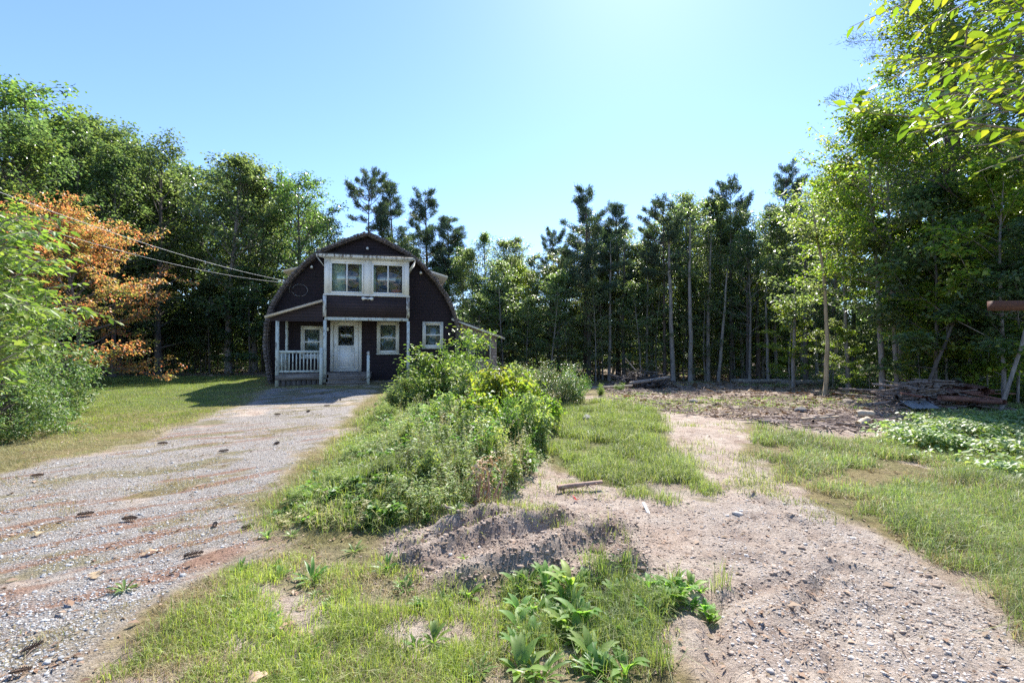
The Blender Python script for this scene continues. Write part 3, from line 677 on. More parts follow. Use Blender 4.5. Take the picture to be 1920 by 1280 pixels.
# --- back woods, centre
C_ = [('airy', 1222, 28, 420, 'feathery tree filling in behind the red pine', 1.0), ('tall2', 1270, 28.5, 372, 'pale leafy tree pressed behind the bare red pine stem', 1.1), ('tall1', 1322, 27.8, 358, 'broad leafy crown between the feathery tree and the slim pale tree', 1.05),
      ('airy', 1392, 26.5, 400, 'feathery pale tree between the tufted dark pine and the bushy topped tree', 1.0), ('tall2', 1455, 26, 392, 'leafy pale green tree under the layered blue green pine', 1.15), ('tall1', 1505, 27, 372, 'round leafy tree right of the layered blue green pine', 1.1), ('airy', 1555, 22.5, 345, 'feathery tree above the slender tan bent trunk', .95),
      ('tall2', 890, 28.5, 455, 'pale leafy tree over the roof of the house addition', 1.2), ('tall1', 940, 30.5, 440, 'dark leafy tree between the slim trees left of the sky gap', 1.0), ('airy', 1075, 28.2, 470, 'pale feathery tree low under the tall wide white pine', 1.0), ('tall2', 1130, 27.2, 500, 'light leafy tree between the two white pines', 1.0),
      ('tall3', 868, 30, 455, 'leafy tree rising right beside the house addition roof', 1.1), ('tall2', 912, 29, 425, 'slim two-pronged tree at the left end of the back woods', 1.0), ('tall2', 962, 29.5, 432, 'slim grey green tree next right of the two-pronged tree', 1.1),
      ('rpine', 1028, 31, 440, 'small dark pine topping the low stretch of the back woods', .9), ('wpine', 1098, 27.5, 352, 'tall wide white pine with flat tiers, highest in the middle of the back woods', 1.05),
      ('wpine2', 1158, 28.5, 380, 'narrower white pine standing at the right shoulder of the tall wide one', 1.25), ('rpine', 1246, 26, 385, 'red pine with a long bare pale trunk right of the sky gap', .95),
      ('airy', 1300, 27, 352, 'tall feathery broadleaf tree with the highest crown right of the red pine', .85), ('tall2', 1345, 27.5, 362, 'slim pale tree pressed against the feathery broadleaf crown', 1.0),
      ('rpine', 1376, 28, 350, 'dark red pine with a small tufted top poking over the canopy', .85), ('tall1', 1428, 27, 385, 'bushy topped tree between the tufted red pine and the layered pine', 1.0),
      ('wpine', 1480, 30, 308, 'layered blue green white pine, the tallest against the sky before the near right trees', .85), ('tall1', 1532, 25, 400, 'dark tree at the right end of the back woods behind the pale bent trunk', 1.0),
      ('tall3', 1060, 30, 480, 'low dark green tree left of the tall wide white pine', 1.0), ('tall1', 1200, 29, 450, 'low tree filling the sky gap left of the red pine', 1.0), ('tall3', 995, 31, 470, 'bluish tree between the slim trees and the small dark pine', 1.0),
      ('tall1', 1405, 24.5, 420, 'grey trunked tree at the front of the clearing edge below the tufted pine', .9)]
for k, px, Y, tp, lb, w in C_: tree(k, px, Y, tp, lb, wid=w)
# --- right edge, nearer
tree('yel', 1655, 14.8, 175, 'slender yellow green maple with a straight brown trunk, left of a matching pair', 'maple_tree', wid=1.05)
tree('yel', 1682, 14.6, 205, 'slender yellow green maple with a straight brown trunk, right of a matching pair', 'maple_tree', wid=1.0)
tree('yel', 1590, 18, 300, 'yellow green tree whose branches reach out over the clearing', 'maple_tree', wid=1.1)
tree('edge2', 1745, 16.5, 60, 'tall dense green tree behind the pair of slender trunks')
tree('edge2', 1835, 14.5, -120, 'very tall dense tree behind the brush pile, running out of the picture top', wid=1.05)
tree('edge', 1935, 12.5, -160, 'very tall tree at the right picture edge above the leaning pole', wid=1.0)
tree('bigpine', 1800, 15.5, -230, 'huge pine whose drooping needle branches hang in from the top right', wid=1.35)
tree('edge2', 1880, 17.5, 40, 'dense dark tree between the brush pile and the picture edge')
tree('edge', 2080, 12, -200, 'tall tree just outside the right edge of the picture')
tree('tall3', 1600, 22, 300, 'dark tree behind the yellow green maple pair')
tree('tall3', 1700, 20.5, 230, 'dark tree seen through the gap behind the paired slender trunks')
# saplings along the right edge
for px, Y, tp, k, lb in [(1480, 19.5, 560, 'sap2', 'small yellow leaved sapling in front of the back woods'), (1590, 16.5, 610, 'sap2', 'leafy yellow green sapling left of the paired slender trunks'), (1725, 13.6, 630, 'sap2', 'bright yellow green sapling behind the left end of the brush pile'),
                         (1790, 14.0, 520, 'sap1', 'green sapling behind the middle of the brush pile'), (1850, 12.6, 560, 'sap2', 'layered yellow green sapling behind the right end of the brush pile'), (1905, 12.4, 470, 'sap1', 'bushy sapling behind the leaning dead pole'),
                         (1630, 16.8, 650, 'sap1', 'low green sapling at the foot of the paired trunks'), (1770, 17, 430, 'sap3', 'dark sapling deep behind the brush pile'), (1700, 17.5, 480, 'sap3', 'dark sapling showing between the paired trunks and the brush pile'), (1950, 11, 400, 'sap3', 'dark leafy sapling at the right picture edge'), (1560, 18.5, 600, 'sap1', 'small green sapling beside the bent pale trunk'),
                         (1775, 13.2, 470, 'sap2', 'tall yellow green sapling over the left part of the branch heap'), (1820, 13.0, 330, 'sap2', 'tallest yellow green sapling over the right part of the branch heap'), (1880, 11.9, 300, 'sap2', 'tall yellow green sapling just left of the leaning dead trunk'), (1700, 14.6, 640, 'sap2', 'low yellow sapling with orange leaves right of the paired trunks')]:
    tree(k, px, Y, tp, lb)
# orange maple
tree('orange', 150, 18.0, 388, 'orange and red autumn maple with a leaning dark trunk at the lawn edge', wid=.88, rz=.4)
# --- rows deeper in the woods
SKX = [-200, 0, 200, 300, 350, 430, 500, 570, 640, 700, 780, 850, 910, 1040, 1080, 1150, 1205, 1250, 1350, 1480, 1530, 1600, 1750, 1900]
SKY = [150, 165, 235, 270, 350, 290, 305, 330, 410, 455, 400, 465, 435, 450, 400, 415, 455, 385, 365, 360, 350, 250, 60, -60]
def filler(n, f, kinds, label, group, hr, name='tree'):
    k = 0; pl = []; tries = 0
    while k < n and tries < 4000:
        tries += 1
        x, y = f()
        if any((x - a) ** 2 + (y - b) ** 2 < 1.7 for a, b in pl): continue
        pl.append((x, y)); kd = kinds[rng.integers(len(kinds))]
        base = {'sap1': 4.2, 'sap3': 5.5, 'sap2': 5, 'veil': 8, 'veil2': 6.5}.get(kd, 14 if kd == 'toppine' else 13 if kd in ('big1', 'big2', 'edge') else 12)
        if hr[0] > 7: hr_ = CAMH + (HZ - np.interp(960 + x / max(y, .1) * F, SKX, SKY) - rng.uniform(15, 110)) / F * y; hh = min(hr_, 16) if y > 0 else rng.uniform(*hr)
        else: hh = rng.uniform(*hr)
        s = hh / base
        put(name, P_[kd], x, y, s * rng.uniform(.8, 1.3), label, 'tree', group, sz=s); k += 1
def pol(a0, a1, r0, r1):
    return lambda: (lambda a, r: (math.tan(a) * r, r))(rng.uniform(a0, a1), rng.uniform(r0, r1))
filler(34, pol(-.03, .62, 28.5, 48), ['tall1', 'tall2', 'tall3', 'rpine', 'wpine2', 'tall1'], 'slim dark tree standing in the shade deep behind the clearing', 'trees deep in the back woods', (9.5, 12.0))
filler(42, pol(-.82, -.16, 29, 44), ['big2', 'tall3', 'big2', 'tall2'], 'dark tree in shade behind the front row of the left woods', 'trees deep in the left woods', (10, 13.0))
filler(16, lambda: (rng.uniform(-34, -20), rng.uniform(16, 30)), ['big2', 'tall3'], 'dark tree beyond the orange maple at the far left', 'trees beyond the orange maple', (10.5, 13))
filler(10, lambda: (lambda y: (y * rng.uniform(.72, 1.5) + 2.5, y))(rng.uniform(17, 34)), ['tall3', 'tall1', 'edge', 'tall2'], 'dark tree in shade behind the right woodland edge', 'trees deep in the right woods', (11, 14.5))
filler(60, pol(-.05, .60, 27.5, 42), ['sap3', 'sap1', 'sap3', 'sap1'], 'low leafy sapling between the trunks of the back woods', 'saplings under the back woods', (3.0, 6.5), 'sapling')
filler(34, pol(-.80, -.22, 27.5, 38), ['sap3', 'sap3'], 'dark sapling under the left woods behind the lawn', 'saplings under the left woods', (3.0, 5.5), 'sapling')
filler(15, lambda: (lambda y: (y * rng.uniform(.78, 1.1) + .8, y))(rng.uniform(12.5, 22)), ['sap3', 'sap1', 'sap3'], 'shaded sapling in the undergrowth of the right woods', 'saplings under the right woods', (3.0, 7.0), 'sapling')
filler(30, pol(-.08, .52, 25.6, 29), ['veil', 'veil', 'veil', 'veil2'], 'slender young tree with pale sparse leaves at the clearing edge', 'young trees along the clearing edge', (4.5, 6.9), 'young_tree')
filler(9, pol(-.62, -.34, 26.2, 28.5), ['veil', 'sap3'], 'slender young tree under the left woods beyond the lawn', 'young trees along the lawn edge', (4.0, 6.5), 'young_tree')
# bare thin trunks at the clearing edge
def pole_tree(px, Y, toppy, r, mat, label, lean=0., name='tree', curve=0.):
    x = at(px, Y); H = CAMH + (HZ - toppy) / F * Y - hz(x, Y)
    e = empty(name, (x, Y, hz(x, Y) - .05)); tag(e, label, 'tree')
    t = np.linspace(0, 1, 12); P = np.stack([lean * H * t + curve * np.sin(t * PI) * H * .1 + .02 * np.cumsum(rng.normal(0, 1, 12)), .02 * np.cumsum(rng.normal(0, 1, 12)), H * t], 1)
    tb = MB(); tb.tube(P, r * (1 - t) ** .6 + .012, 8)
    Cs = []
    for i in range(9):
        k = rng.integers(6, 12); a = rng.uniform(0, 2 * PI)
        B = wander(P[k], (math.cos(a), math.sin(a), .5), rng.uniform(.5, 1.4), 4, .15, .05); tb.tube(B, np.linspace(.02, .005, 5), 4, False); Cs.append(B[1:])
    tb.build('trunk', mat, e, True)
    cr = MB(); cr.add(*clump_leaves(np.vstack(Cs), 20, .38, .5, .14, .6)); cr.build('crown', M['forest2'], e)
    return e
for a in [(1262, 25.2, 400, .13, M['bark_grey'], 'straight pale grey trunk slightly bowed at its foot, left of the clearing edge trunks', -.03),
          (1295, 25, 400, .12, M['bark_grey'], 'straight grey trunk next right of the bowed pale trunk', 0), (1327, 25.6, 430, .11, M['bark_grey'], 'thin grey trunk leaning right at the clearing edge', .02),
          (1347, 24.8, 480, .085, M['bark_grey'], 'thin pale forked trunk curving right at the clearing edge', .09), (1372, 26, 410, .13, M['bark_dark'], 'dark straight trunk right of the pale forked one', 0),
          (1400, 25, 440, .10, M['bark_dark'], 'dark trunk beside the tall grey one at the clearing edge', .01), (1440, 24, 500, .07, M['bark_grey'], 'thin light grey trunk before the fallen logs', 0),
          (1105, 27, 420, .17, M['bark_dark'], 'thick dark trunk below the tall wide white pine', 0), (1142, 26.5, 450, .09, M['bark_grey'], 'pale trunk right of the thick dark one under the pines', .01), (1170, 26.8, 450, .11, M['bark_dark'], 'dark trunk under the narrower white pine', 0),
          (1212, 26.4, 470, .08, M['bark_grey'], 'slim pale trunk in the sky gap of the back woods', 0), (1046, 27.5, 480, .10, M['bark_dark'], 'dark trunk above the far end of the berm bushes', 0), (1545, 15.3, 380, .062, M['bark_tan'], 'slender tan bare trunk bending left, alone in front of the clearing edge', -.05),
          (1487, 19, 520, .07, M['bark_grey'], 'thin grey trunk in front of the dark woods with yellow leaves', 0), (1420, 25.5, 460, .12, M['bark_pine'], 'reddish brown trunk at the clearing edge', 0), (1510, 22, 420, .12, M['bark_dark'], 'dark trunk behind the slender tan one', .0)]:
    pole_tree(*a[:6], lean=a[6], curve=.4 if a[0] == 1545 else 0)
# trees behind the camera (seen only in the window panes)
filler(7, lambda: (rng.uniform(-14, 10), rng.uniform(-24, -12)), ['big1', 'tall3'], 'tree across the road behind the viewpoint', 'trees behind the viewpoint', (9, 12))

def far_woods():
    n = 110000; a = rng.uniform(-1.2, 1.2, n); r = rng.uniform(47, 60, n)
    top = 4.5 + 3.5 * fbm(a * 30, a * 0, 5, 3)
    z = top * rng.uniform(0, 1, n) ** .8
    keep = rng.uniform(0, 1, n) < np.where(z < 3.6, 1., sst(.36, .52, fbm(a * 50, z * .8, 6, 3))) * .9
    a, r, z = a[keep], r[keep], z[keep]; n = len(a)
    C = np.stack([np.sin(a) * r, np.cos(a) * r, z], 1)
    L = rng.uniform(.35, .7, n)
    V, Q = leaves(C, rng.normal(0, 1, (n, 3)), np.stack([rng.normal(0, .7, n), rng.normal(0, .7, n), np.ones(n)], 1), L, L * .7)
    o = link('far_woods', mesh_quads('far_woods', V, Q), M['forest']); tag(o, 'distant woodland filling the gaps behind the trunks', 'woods', kind='stuff')
far_woods()
def undergrowth(name, label, pts, h, L0, mat):
    n = len(pts); k = 16; P = np.repeat(pts, k, 0); P = P + rng.normal(0, .28, P.shape); m = len(P)
    z = height(P[:, 0], P[:, 1], False) + rng.uniform(0, 1, m) ** 1.3 * np.repeat(rng.uniform(.4, 1, n) * h, k)
    V, Q = leaves(np.stack([P[:, 0], P[:, 1], z], 1), np.stack([rng.normal(0, 1, m), rng.normal(0, 1, m), rng.normal(-.1, .3, m)], 1), np.stack([rng.normal(0, .5, m), rng.normal(0, .5, m), np.ones(m)], 1), L0 * rng.uniform(.6, 1.3, m), L0 * .6)
    o = link(name, mesh_quads(name, V, Q), mat); return tag(o, label, 'undergrowth', kind='stuff')
undergrowth('undergrowth', 'low dark leafy undergrowth along the foot of the woods', sample(2600, 13, 40, lambda x, y: forest_mask(x, y) * (1 - .75 * (np.abs(x / y - .25) < .32))), .8, .15, M['forest'])
undergrowth('sunlit_undergrowth', 'yellow green low leaves at the foot of the right woodland edge', sample(700, 11.5, 19, lambda x, y: forest_mask(x, y) * (x / y > .66)), .9, .10, M['yellowgreen'])

# ------------------------------------------------------------------ shrubs and weeds
SH = {}
SH['s1'] = make_shrub(1.7, .8, 12, .075, 16, M['bark_dark'], M['shrub'], clump=.17)
SH['s2'] = make_shrub(1.3, .7, 13, .11, 9, M['bark_grey'], M['weed'], asp=.62, clump=.15, droop=.35)
SH['s3'] = make_shrub(.8, .45, 22, .065, 14, M['bark_tan'], M['weed'], asp=.22, clump=.09, splay=.45, low=.1)
SH['s4'] = make_shrub(1.5, .9, 16, .06, 16, M['bark_dark'], M['greybush'], clump=.18, asp=.5)
SH['s5'] = make_shrub(1.1, .6, 12, .12, 8, M['bark_grey'], M['yellowgreen'], asp=.55, clump=.14, droop=.4)
hS = {'s1': 1.75, 's2': 1.35, 's3': .8, 's4': 1.55, 's5': 1.15}
pp = ('stem', 'foliage')
def shrub(k, px, Y, toppy, label, wid=1., name='shrub', cat='shrub'):
    x = at(px, Y); H = CAMH + (HZ - toppy) / F * Y - hz(x, Y); s = max(.25, H / hS[k])
    return put(name, SH[k], x, Y, s * wid, label, cat, None, parts=pp, sz=s)
for a in [('s1', 828, 10.6, 604, 'tall dark leafy shrub in front of the right house window, highest on the bank', 1.2), ('s1', 858, 11.6, 608, 'thin upright shrub with a spindly tip beside the addition wall', .6),
          ('s2', 893, 8.6, 684, 'broad-leaved shrub with upright pale leaves in front of the addition window', .95), ('s5', 935, 8.2, 672, 'yellow tipped large-leaved shrub at the top of the bank', .9), ('s2', 975, 9.4, 682, 'pale green shrub right of the yellow tipped one', .9),
          ('s4', 1052, 12.6, 676, 'grey green rounded bush standing apart beyond the bank', 1.0), ('s4', 1010, 13.2, 672, 'reddish grey bush behind the pale green shrub', .8), ('s1', 1082, 13.4, 680, 'dark green bush hugging the right side of the grey green rounded bush', .8), ('s3', 782, 11.0, 686, 'feathery goldenrod clump at the corner of the house porch', 1.3), ('s3', 750, 10.0, 715, 'low feathery weed clump left of the bank top', 1.2),
          ('s5', 905, 6.9, 722, 'lush large-leaved shrub in the middle of the bank', .9), ('s2', 855, 7.2, 735, 'pale silvery leaved shrub left of the lush middle one', .95), ('s1', 950, 6.6, 722, 'dark leafed shrub on the right shoulder of the bank', .8), ('s2', 1000, 7.0, 735, 'drooping green shrub at the right edge of the bank', .9),
          ('s5', 1020, 8.4, 730, 'yellow green shrub low on the right flank of the bank', .9), ('s3', 800, 8.2, 745, 'feathery green weed clump in the left middle of the bank', 1.5), ('s2', 930, 5.6, 782, 'leafy shrub above the bare earth face of the bank', .8), ('s1', 985, 5.7, 800, 'dark shrub at the lower right corner of the bank', .75),
          ('s3', 745, 7.0, 795, 'feathery weed clump beside the driveway half way down the bank', 1.5), ('s3', 700, 7.6, 790, 'low feathery clump at the driveway edge', 1.5), ('s2', 830, 5.7, 815, 'bushy green weed clump in the lower middle of the bank', .8), ('s3', 780, 5.3, 830, 'fine leaved weed clump low on the bank', 1.4),
          ('s3', 880, 5.0, 835, 'fine leaved weed clump by the reddish dead stalks', 1.1), ('s2', 800, 4.7, 888, 'leafy weed at the lowest edge of the bank above the churned earth', .8), ('s3', 720, 4.8, 885, 'bright green weed clump at the lower left of the bank', 1.5), ('s2', 960, 5.0, 870, 'small bright leafed plant on the bare earth right of the dead stalks', .6),
          ('s3', 640, 4.7, 915, 'low bright weed tangle at the foot of the bank beside the driveway', 1.6), ('s3', 565, 4.5, 935, 'lowest leftmost weed tangle of the bank', 1.5), ('s3', 668, 6.2, 835, 'feathery weed standing out of the low left flank of the bank', 1.0), ('s1', 900, 9.6, 668, 'dark upright shrub behind the large-leaved shrubs of the bank top', .8), ('s2', 870, 6.1, 765, 'broad-leaved weed rising from the middle of the bank front', .7), ('s5', 815, 7.4, 752, 'yellowing large-leaved plant in the left middle of the bank', .7),
          ('s1', 905, 5.3, 800, 'dark leafy shrub directly above the reddish dead stalks', .7), ('s5', 968, 8.0, 690, 'yellow leaved shrub between the upper shrubs on the right shoulder', .8), ('s3', 722, 8.8, 748, 'tall feathery weed on the driveway side of the bank top', 1.2), ('s2', 760, 5.9, 818, 'pale leafy weed on the left of the bank front', .7),
          ('s1', 1125, 15.5, 715, 'small dark bush right of the grey green rounded bush', .9), ('s1', 1160, 17.5, 722, 'low dark bush beside the far root pile', 1.1)]:
    shrub(*a)
# big shrub at the left with grey green leaves
def make_mound_shrub(H, Rr, n, leafL, m, bark, leaf, asp=.45, clump=.15):
    tb, cr = MB(), MB(); C = []
    for i in range(n):
        a = rng.uniform(0, 2 * PI); u = rng.uniform(.02, 1) ** 1.25; q = rng.uniform(.55, 1) ** .6
        w = math.sin(PI * min(.97, .36 + .56 * u)) ** .7 * (1 + .22 * math.sin(a * 3 + 5 * u) + rng.normal(0, .08))
        c = np.array([math.cos(a) * Rr * w * q, math.sin(a) * Rr * w * q, H * u * (1 + .08 * math.sin(a * 2))]); C.append(c)
        if i % 5 == 0:
            P = np.array([(c[0] * .1, c[1] * .1, -.03), (c[0] * .35, c[1] * .35, c[2] * .45), (c[0] * .7, c[1] * .7, c[2] * .8), c]); tb.tube(P, [.016, .012, .007, .003], 4, False)
    cr.add(*clump_leaves(np.array(C), m, clump, .8, leafL, asp, near=True, droop=.3))
    return tb.mesh('stem_mesh', bark), cr.mesh('foliage_mesh', leaf)
SH['left'] = make_mound_shrub(2.3, 1.5, 900, .062, 26, M['bark_dark'], M['leftbush'])
put('large_shrub', SH['left'], -9.35, 7.8, .85, 'large grey green rounded bush at the left edge of the lawn', 'shrub', parts=pp)
put('large_shrub', SH['left'], -11.0, 9.6, 1.1, 'second grey green bush behind the large rounded one at the left edge', 'shrub', parts=pp)
# weeds of the bank as one mass
def weed_mass():
    pts = sample(4300, 3.9, 14, lambda x, y: sst(-.15, .2, sdist(BERM, x, y) + .3 * (fbm(x * 2, y * 2, 88, 3) - .5)))
    n = len(pts); k = 22; H = rng.uniform(.06, .46, n) * (.1 + 1.7 * sst(.25, .75, fbm(pts[:, 0] * 1.9, pts[:, 1] * 1.9, 89, 3))); H *= np.interp(pts[:, 1], [4, 6, 14], [.6, 1, 1.1]) * np.clip(.45 + .55 * (pts[:, 0] + .22 * pts[:, 1] + .2) / 1.2, .3, 1.25)
    t = rng.uniform(.1, 1, (n, k)); a = rng.uniform(0, 2 * PI, (n, k)); le = rng.normal(0, .25, (n, 1, 2))
    X = pts[:, 0:1] + le[:, :, 0] * t * H[:, None]; Y = pts[:, 1:2] + le[:, :, 1] * t * H[:, None]; Z = height(pts[:, 0], pts[:, 1])[:, None] + t * H[:, None]
    C = np.stack([X, Y, Z], -1).reshape(-1, 3); D = np.stack([np.cos(a), np.sin(a), rng.uniform(-.1, .8, (n, k))], -1).reshape(-1, 3)
    pn = fbm(pts[:, 0] * 1.3, pts[:, 1] * 1.3, 87, 3) + rng.normal(0, .05, n)
    for nme, lab, lo, hi, Lb, asp_, mt in (('weeds', 'tangle of narrow-leaved pale green weeds covering the earth bank', -9, .50, .05, .2, M['weed']), ('broad_weeds', 'patches of broader-leaved green weeds on the earth bank', .50, .57, .06, .55, M['shrub']), ('yellowing_weeds', 'yellowing feathery weeds in patches on the earth bank', .57, 9, .04, .24, M['straw'])):
        sl = np.repeat((pn >= lo) & (pn < hi), k); m_ = int(sl.sum())
        if not m_: continue
        L = Lb * rng.uniform(.6, 1.4, m_)
        V, Q = leaves(C[sl], D[sl], np.array([0, 0, 1.]) + rng.normal(0, .4, (m_, 3)), L, L * asp_, False, .15, .25)
        o = link(nme, mesh_quads(nme, V, Q), mt); tag(o, lab, 'weeds', kind='stuff')
    st = blades(pts[:, 0], pts[:, 1], height(pts[:, 0], pts[:, 1]), H * 1.05, .004, .25)
    o = link('weed_stalks', mesh_quads('weed_stalks', *st), M['straw']); tag(o, 'dry stalks among the weeds of the earth bank', 'weeds', kind='stuff')
weed_mass()
p = clumped(sample(1300, 3.9, 12, lambda x, y: sst(-.4, .1, sdist(BERM, x, y)) * (.25 + .75 * (x < -.22 * y + .6))), 16, .07)
grass_obj('bank_grass', 'bright grass blades poking through the weeds of the bank', p, (.05, .22), .0032, [M['lawn']], 1.2)
def cover():
    P = gp([(1640, 830), (1700, 795), (1800, 790), (1925, 790), (13, 9.5, 0), (11, 6.0, 0), (1925, 895), (1780, 870), (1680, 855)])
    pts = sample(1900, 4.6, 13, lambda x, y: sst(-.4, .5, sdist(P, x, y) + .7 * (fbm(x * 1.5, y * 1.5, 12, 3) - .5)) * sst(.34, .5, fbm(x * 2.5, y * 2.5, 13, 3)), (4, 13))
    n = len(pts); k = 9; Q0 = np.repeat(pts, k, 0) + rng.normal(0, .09, (n * k, 2)); m = n * k
    hh = .42 * fbm(Q0[:, 0] * 1.4, Q0[:, 1] * 1.4, 19, 3)
    z = height(Q0[:, 0], Q0[:, 1], False) + hh * rng.uniform(.3, 1, m) + .02
    a = rng.uniform(0, 2 * PI, m)
    V, Q = leaves(np.stack([Q0[:, 0], Q0[:, 1], z], 1), np.stack([np.cos(a), np.sin(a), rng.uniform(-.5, .1, m)], 1), np.array([0, -.15, 1.]) + rng.normal(0, .3, (m, 3)), rng.uniform(.05, .10, m), rng.uniform(.035, .07, m), True, .12, .2)
    o = link('ground_cover', mesh_quads('ground_cover', V, Q), M['cover']); tag(o, 'silvery green broad leaves sprawling over the ground at the right edge', 'ground cover', kind='stuff')
cover()

# rosettes
def rosette(L, n, up, w, mat, curl=.5):
    mb = MB()
    for i in range(n):
        a = i * 2.4 + rng.uniform(-.3, .3); e = rng.uniform(*up); l = L * rng.uniform(.6, 1.1); k = 6
        h = np.array([math.cos(a), math.sin(a), 0]); s = np.array([-math.sin(a), math.cos(a), 0]); V = []
        p = np.zeros(3) + h * .01; ang = e
        for j in range(k):
            t = j / (k - 1); ww = w * l * math.sin(PI * min(1, .08 + t * .9)) ** .8 * (.35 + .65 * min(1, t * 2.2)); c = p
            V += [c - s * ww + np.array([0, 0, ww * .35]), c, c + s * ww + np.array([0, 0, ww * .35])]
            p = p + (h * math.cos(ang) + np.array([0, 0, math.sin(ang)])) * l / (k - 1); ang -= curl * rng.uniform(.6, 1.2) * e / 2.2
        Q = []
        for j in range(k - 1):
            Q += [(j * 3, j * 3 + 1, j * 3 + 4, j * 3 + 3), (j * 3 + 1, j * 3 + 2, j * 3 + 5, j * 3 + 4)]
        mb.add(V, Q)
    return mb.mesh('rosette', mat, True)
RO = [rosette(.155, 13, (.6, 1.35), .13, M['broad']), rosette(.12, 11, (.4, 1.3), .15, M['broad']), rosette(.14, 18, (.4, 1.3), .075, M['fresh']), rosette(.11, 13, (.3, 1.1), .10, M['fresh'])]
def rost(px, py, k, s, label, group=None, name='broadleaf_weed'):
    Y = CAMH * F / (py - HZ); x = at(px, Y); o = link(name, RO[k]); o.location = (x, Y, hz(x, Y) - .004); o.rotation_euler = (0, 0, rng.uniform(0, 6)); s *= min(1., .45 + Y * .18); o.scale = (s, s, s)
    tag(o, label, 'weed', group)
for a in [(590, 1085, 2, 1.15, 'lone green rosette on bare soil at the edge of the driveway'), (727, 1062, 2, 1.0, 'green rosette just above the churned earth at its left end'), (667, 1025, 3, 1.0, 'small rosette at the tip of the weedy bank'), (450, 1118, 3, 1.1, 'rosette in the gravel left of the foreground grass'),
          (240, 1098, 3, .9, 'flat pale rosette out on the driveway gravel'), (880, 1108, 1, 1.0, 'broadleaf weed on the lower edge of the churned earth'), (815, 1195, 0, .8, 'broadleaf weed standing alone in the middle foreground grass'), (1165, 1070, 2, .9, 'rosette above the large clump of broadleaf weeds'), (1245, 1095, 0, .9, 'broadleaf weed at the right end of the large clump'),
          (1310, 1105, 1, .85, 'outermost right broadleaf weed beside the dirt track'), (1060, 1165, 0, 1.15, 'tallest broadleaf weed in the front centre, with wide upright leaves'), (900, 1250, 3, 1.0, 'rosette in the grass at the bottom edge left of centre')]:
    rost(*a)
for i in range(38):
    rost(rng.uniform(955, 1175), rng.uniform(1085, 1270), int(rng.integers(0, 3)), rng.uniform(.8, 1.45), 'bright green broadleaf weed crowded in the large front clump', 'broadleaf weeds of the front clump')
for i in range(20):
    rost(rng.uniform(1140, 1330), rng.uniform(1075, 1150), int(rng.integers(0, 3)), rng.uniform(.65, 1.1), 'low broadleaf weed in the band right of the large front clump', 'broadleaf weeds beside the dirt track')
for i in range(26):
    rost(rng.uniform(430, 900), rng.uniform(1060, 1270), int(rng.integers(1, 4)), rng.uniform(.45, .8), 'small weed rosette scattered in the thin left foreground grass', 'small weeds in the foreground grass')
for i in range(12):
    rost(rng.uniform(500, 860), rng.uniform(930, 1005), int(rng.integers(1, 4)), rng.uniform(.7, 1.1), 'leafy rosette spilling off the lower edge of the bank', 'weed rosettes at the foot of the bank')
p = clumped(sample(230, 1.9, 3.4, lambda x, y: sst(-.15, .35, sdist(gp([(960, 1090), (1320, 1085), (1330, 1140), (1180, 1230), (980, 1250)]), x, y) + .5 * (fbm(x * 4, y * 4, 96, 3) - .5)) * sst(.4, .55, fbm(x * 3.3, y * 3.3, 97, 3)), (-1, 2)), 30, .04)
grass_obj('clump_grass', 'tall thin bright grass among the broadleaf weeds in the front', p, (.08, .20), .003, [M['grass']], .8)

# ------------------------------------------------------------------ near saplings: left leafy tree and overhead branch tree at the right
def near_tree(name, trunk, limbs, leafL, mat, bark, label, cat='tree', per=10, asp=.5, r0=.06, sp=.24):
    e = empty(name, trunk[0]); tag(e, label, cat); o = np.array(trunk[0])
    tb, cr = MB(), MB(); T = np.array(trunk) - o; tb.tube(T, np.linspace(r0, r0 * .4, len(T)), 8)
    for q in limbs:
        q = np.array(q, float) - o
        k = 8; t = np.linspace(0, 1, k)[:, None]
        P = (1 - t) ** 2 * q[0] + 2 * t * (1 - t) * q[1] + t * t * q[2]; P[1:] += rng.normal(0, .015, P[1:].shape)
        tb.tube(P, np.linspace(.014, .003, k), 5, False)
        C = []; Dv = []
        L = np.linalg.norm(P[-1] - P[0]); nt_ = int(max(3, L / sp * 1.6))
        for s in range(nt_):
            f = rng.uniform(.22, 1) * (k - 1); i = min(k - 2, int(f)); c = P[i] + (P[i + 1] - P[i]) * (f - i); d = unit(P[i + 1] - P[i])
            sd = unit(np.cross(d, (0, 0, 1)) * rng.choice([-1, 1])); dd = unit(d * .8 + sd * rng.uniform(.4, 1) + np.array([0, 0, rng.uniform(-.35, .3)]))
            S = wander(c, dd, sp * rng.uniform(.7, 1.8), 4, .10, -.02); tb.tube(S, np.linspace(.004, .0015, 5), 4, False)
            for j in range(per):
                g = (j + .6) / per * 4; ii = min(3, int(g)); cc = S[ii] + (S[ii + 1] - S[ii]) * (g - ii); s2 = unit(np.cross(S[ii + 1] - S[ii], (0, 0, 1))) * (1 if j % 2 else -1)
                C.append(cc); Dv.append(unit(unit(S[ii + 1] - S[ii]) * .8 + s2 + rng.normal(0, .45, 3) + np.array([0, 0, -.2])))
        C = np.array(C); Dv = np.array(Dv); Lf = leafL * rng.uniform(.65, 1.15, len(C))
        cr.add(*leaves(C, Dv, np.array([0, 0, 1.]) + rng.normal(0, .55, C.shape), Lf, Lf * asp, True, .10, .18))
    tb.build('trunk', bark, e, True); cr.build('crown', mat, e)
    return e
bx, by = 4.3, 2.1
lim = []
def wp(px, py, Y): return (at(px, Y), Y, CAMH + (HZ - py) / F * Y)
lim.append([(bx, by, 2.0), (3.4, 2.3, 2.75), wp(1610, 215, 2.45)])
lim.append([(bx, by, 2.4), (3.3, 2.0, 2.9), wp(1740, 110, 2.1)])
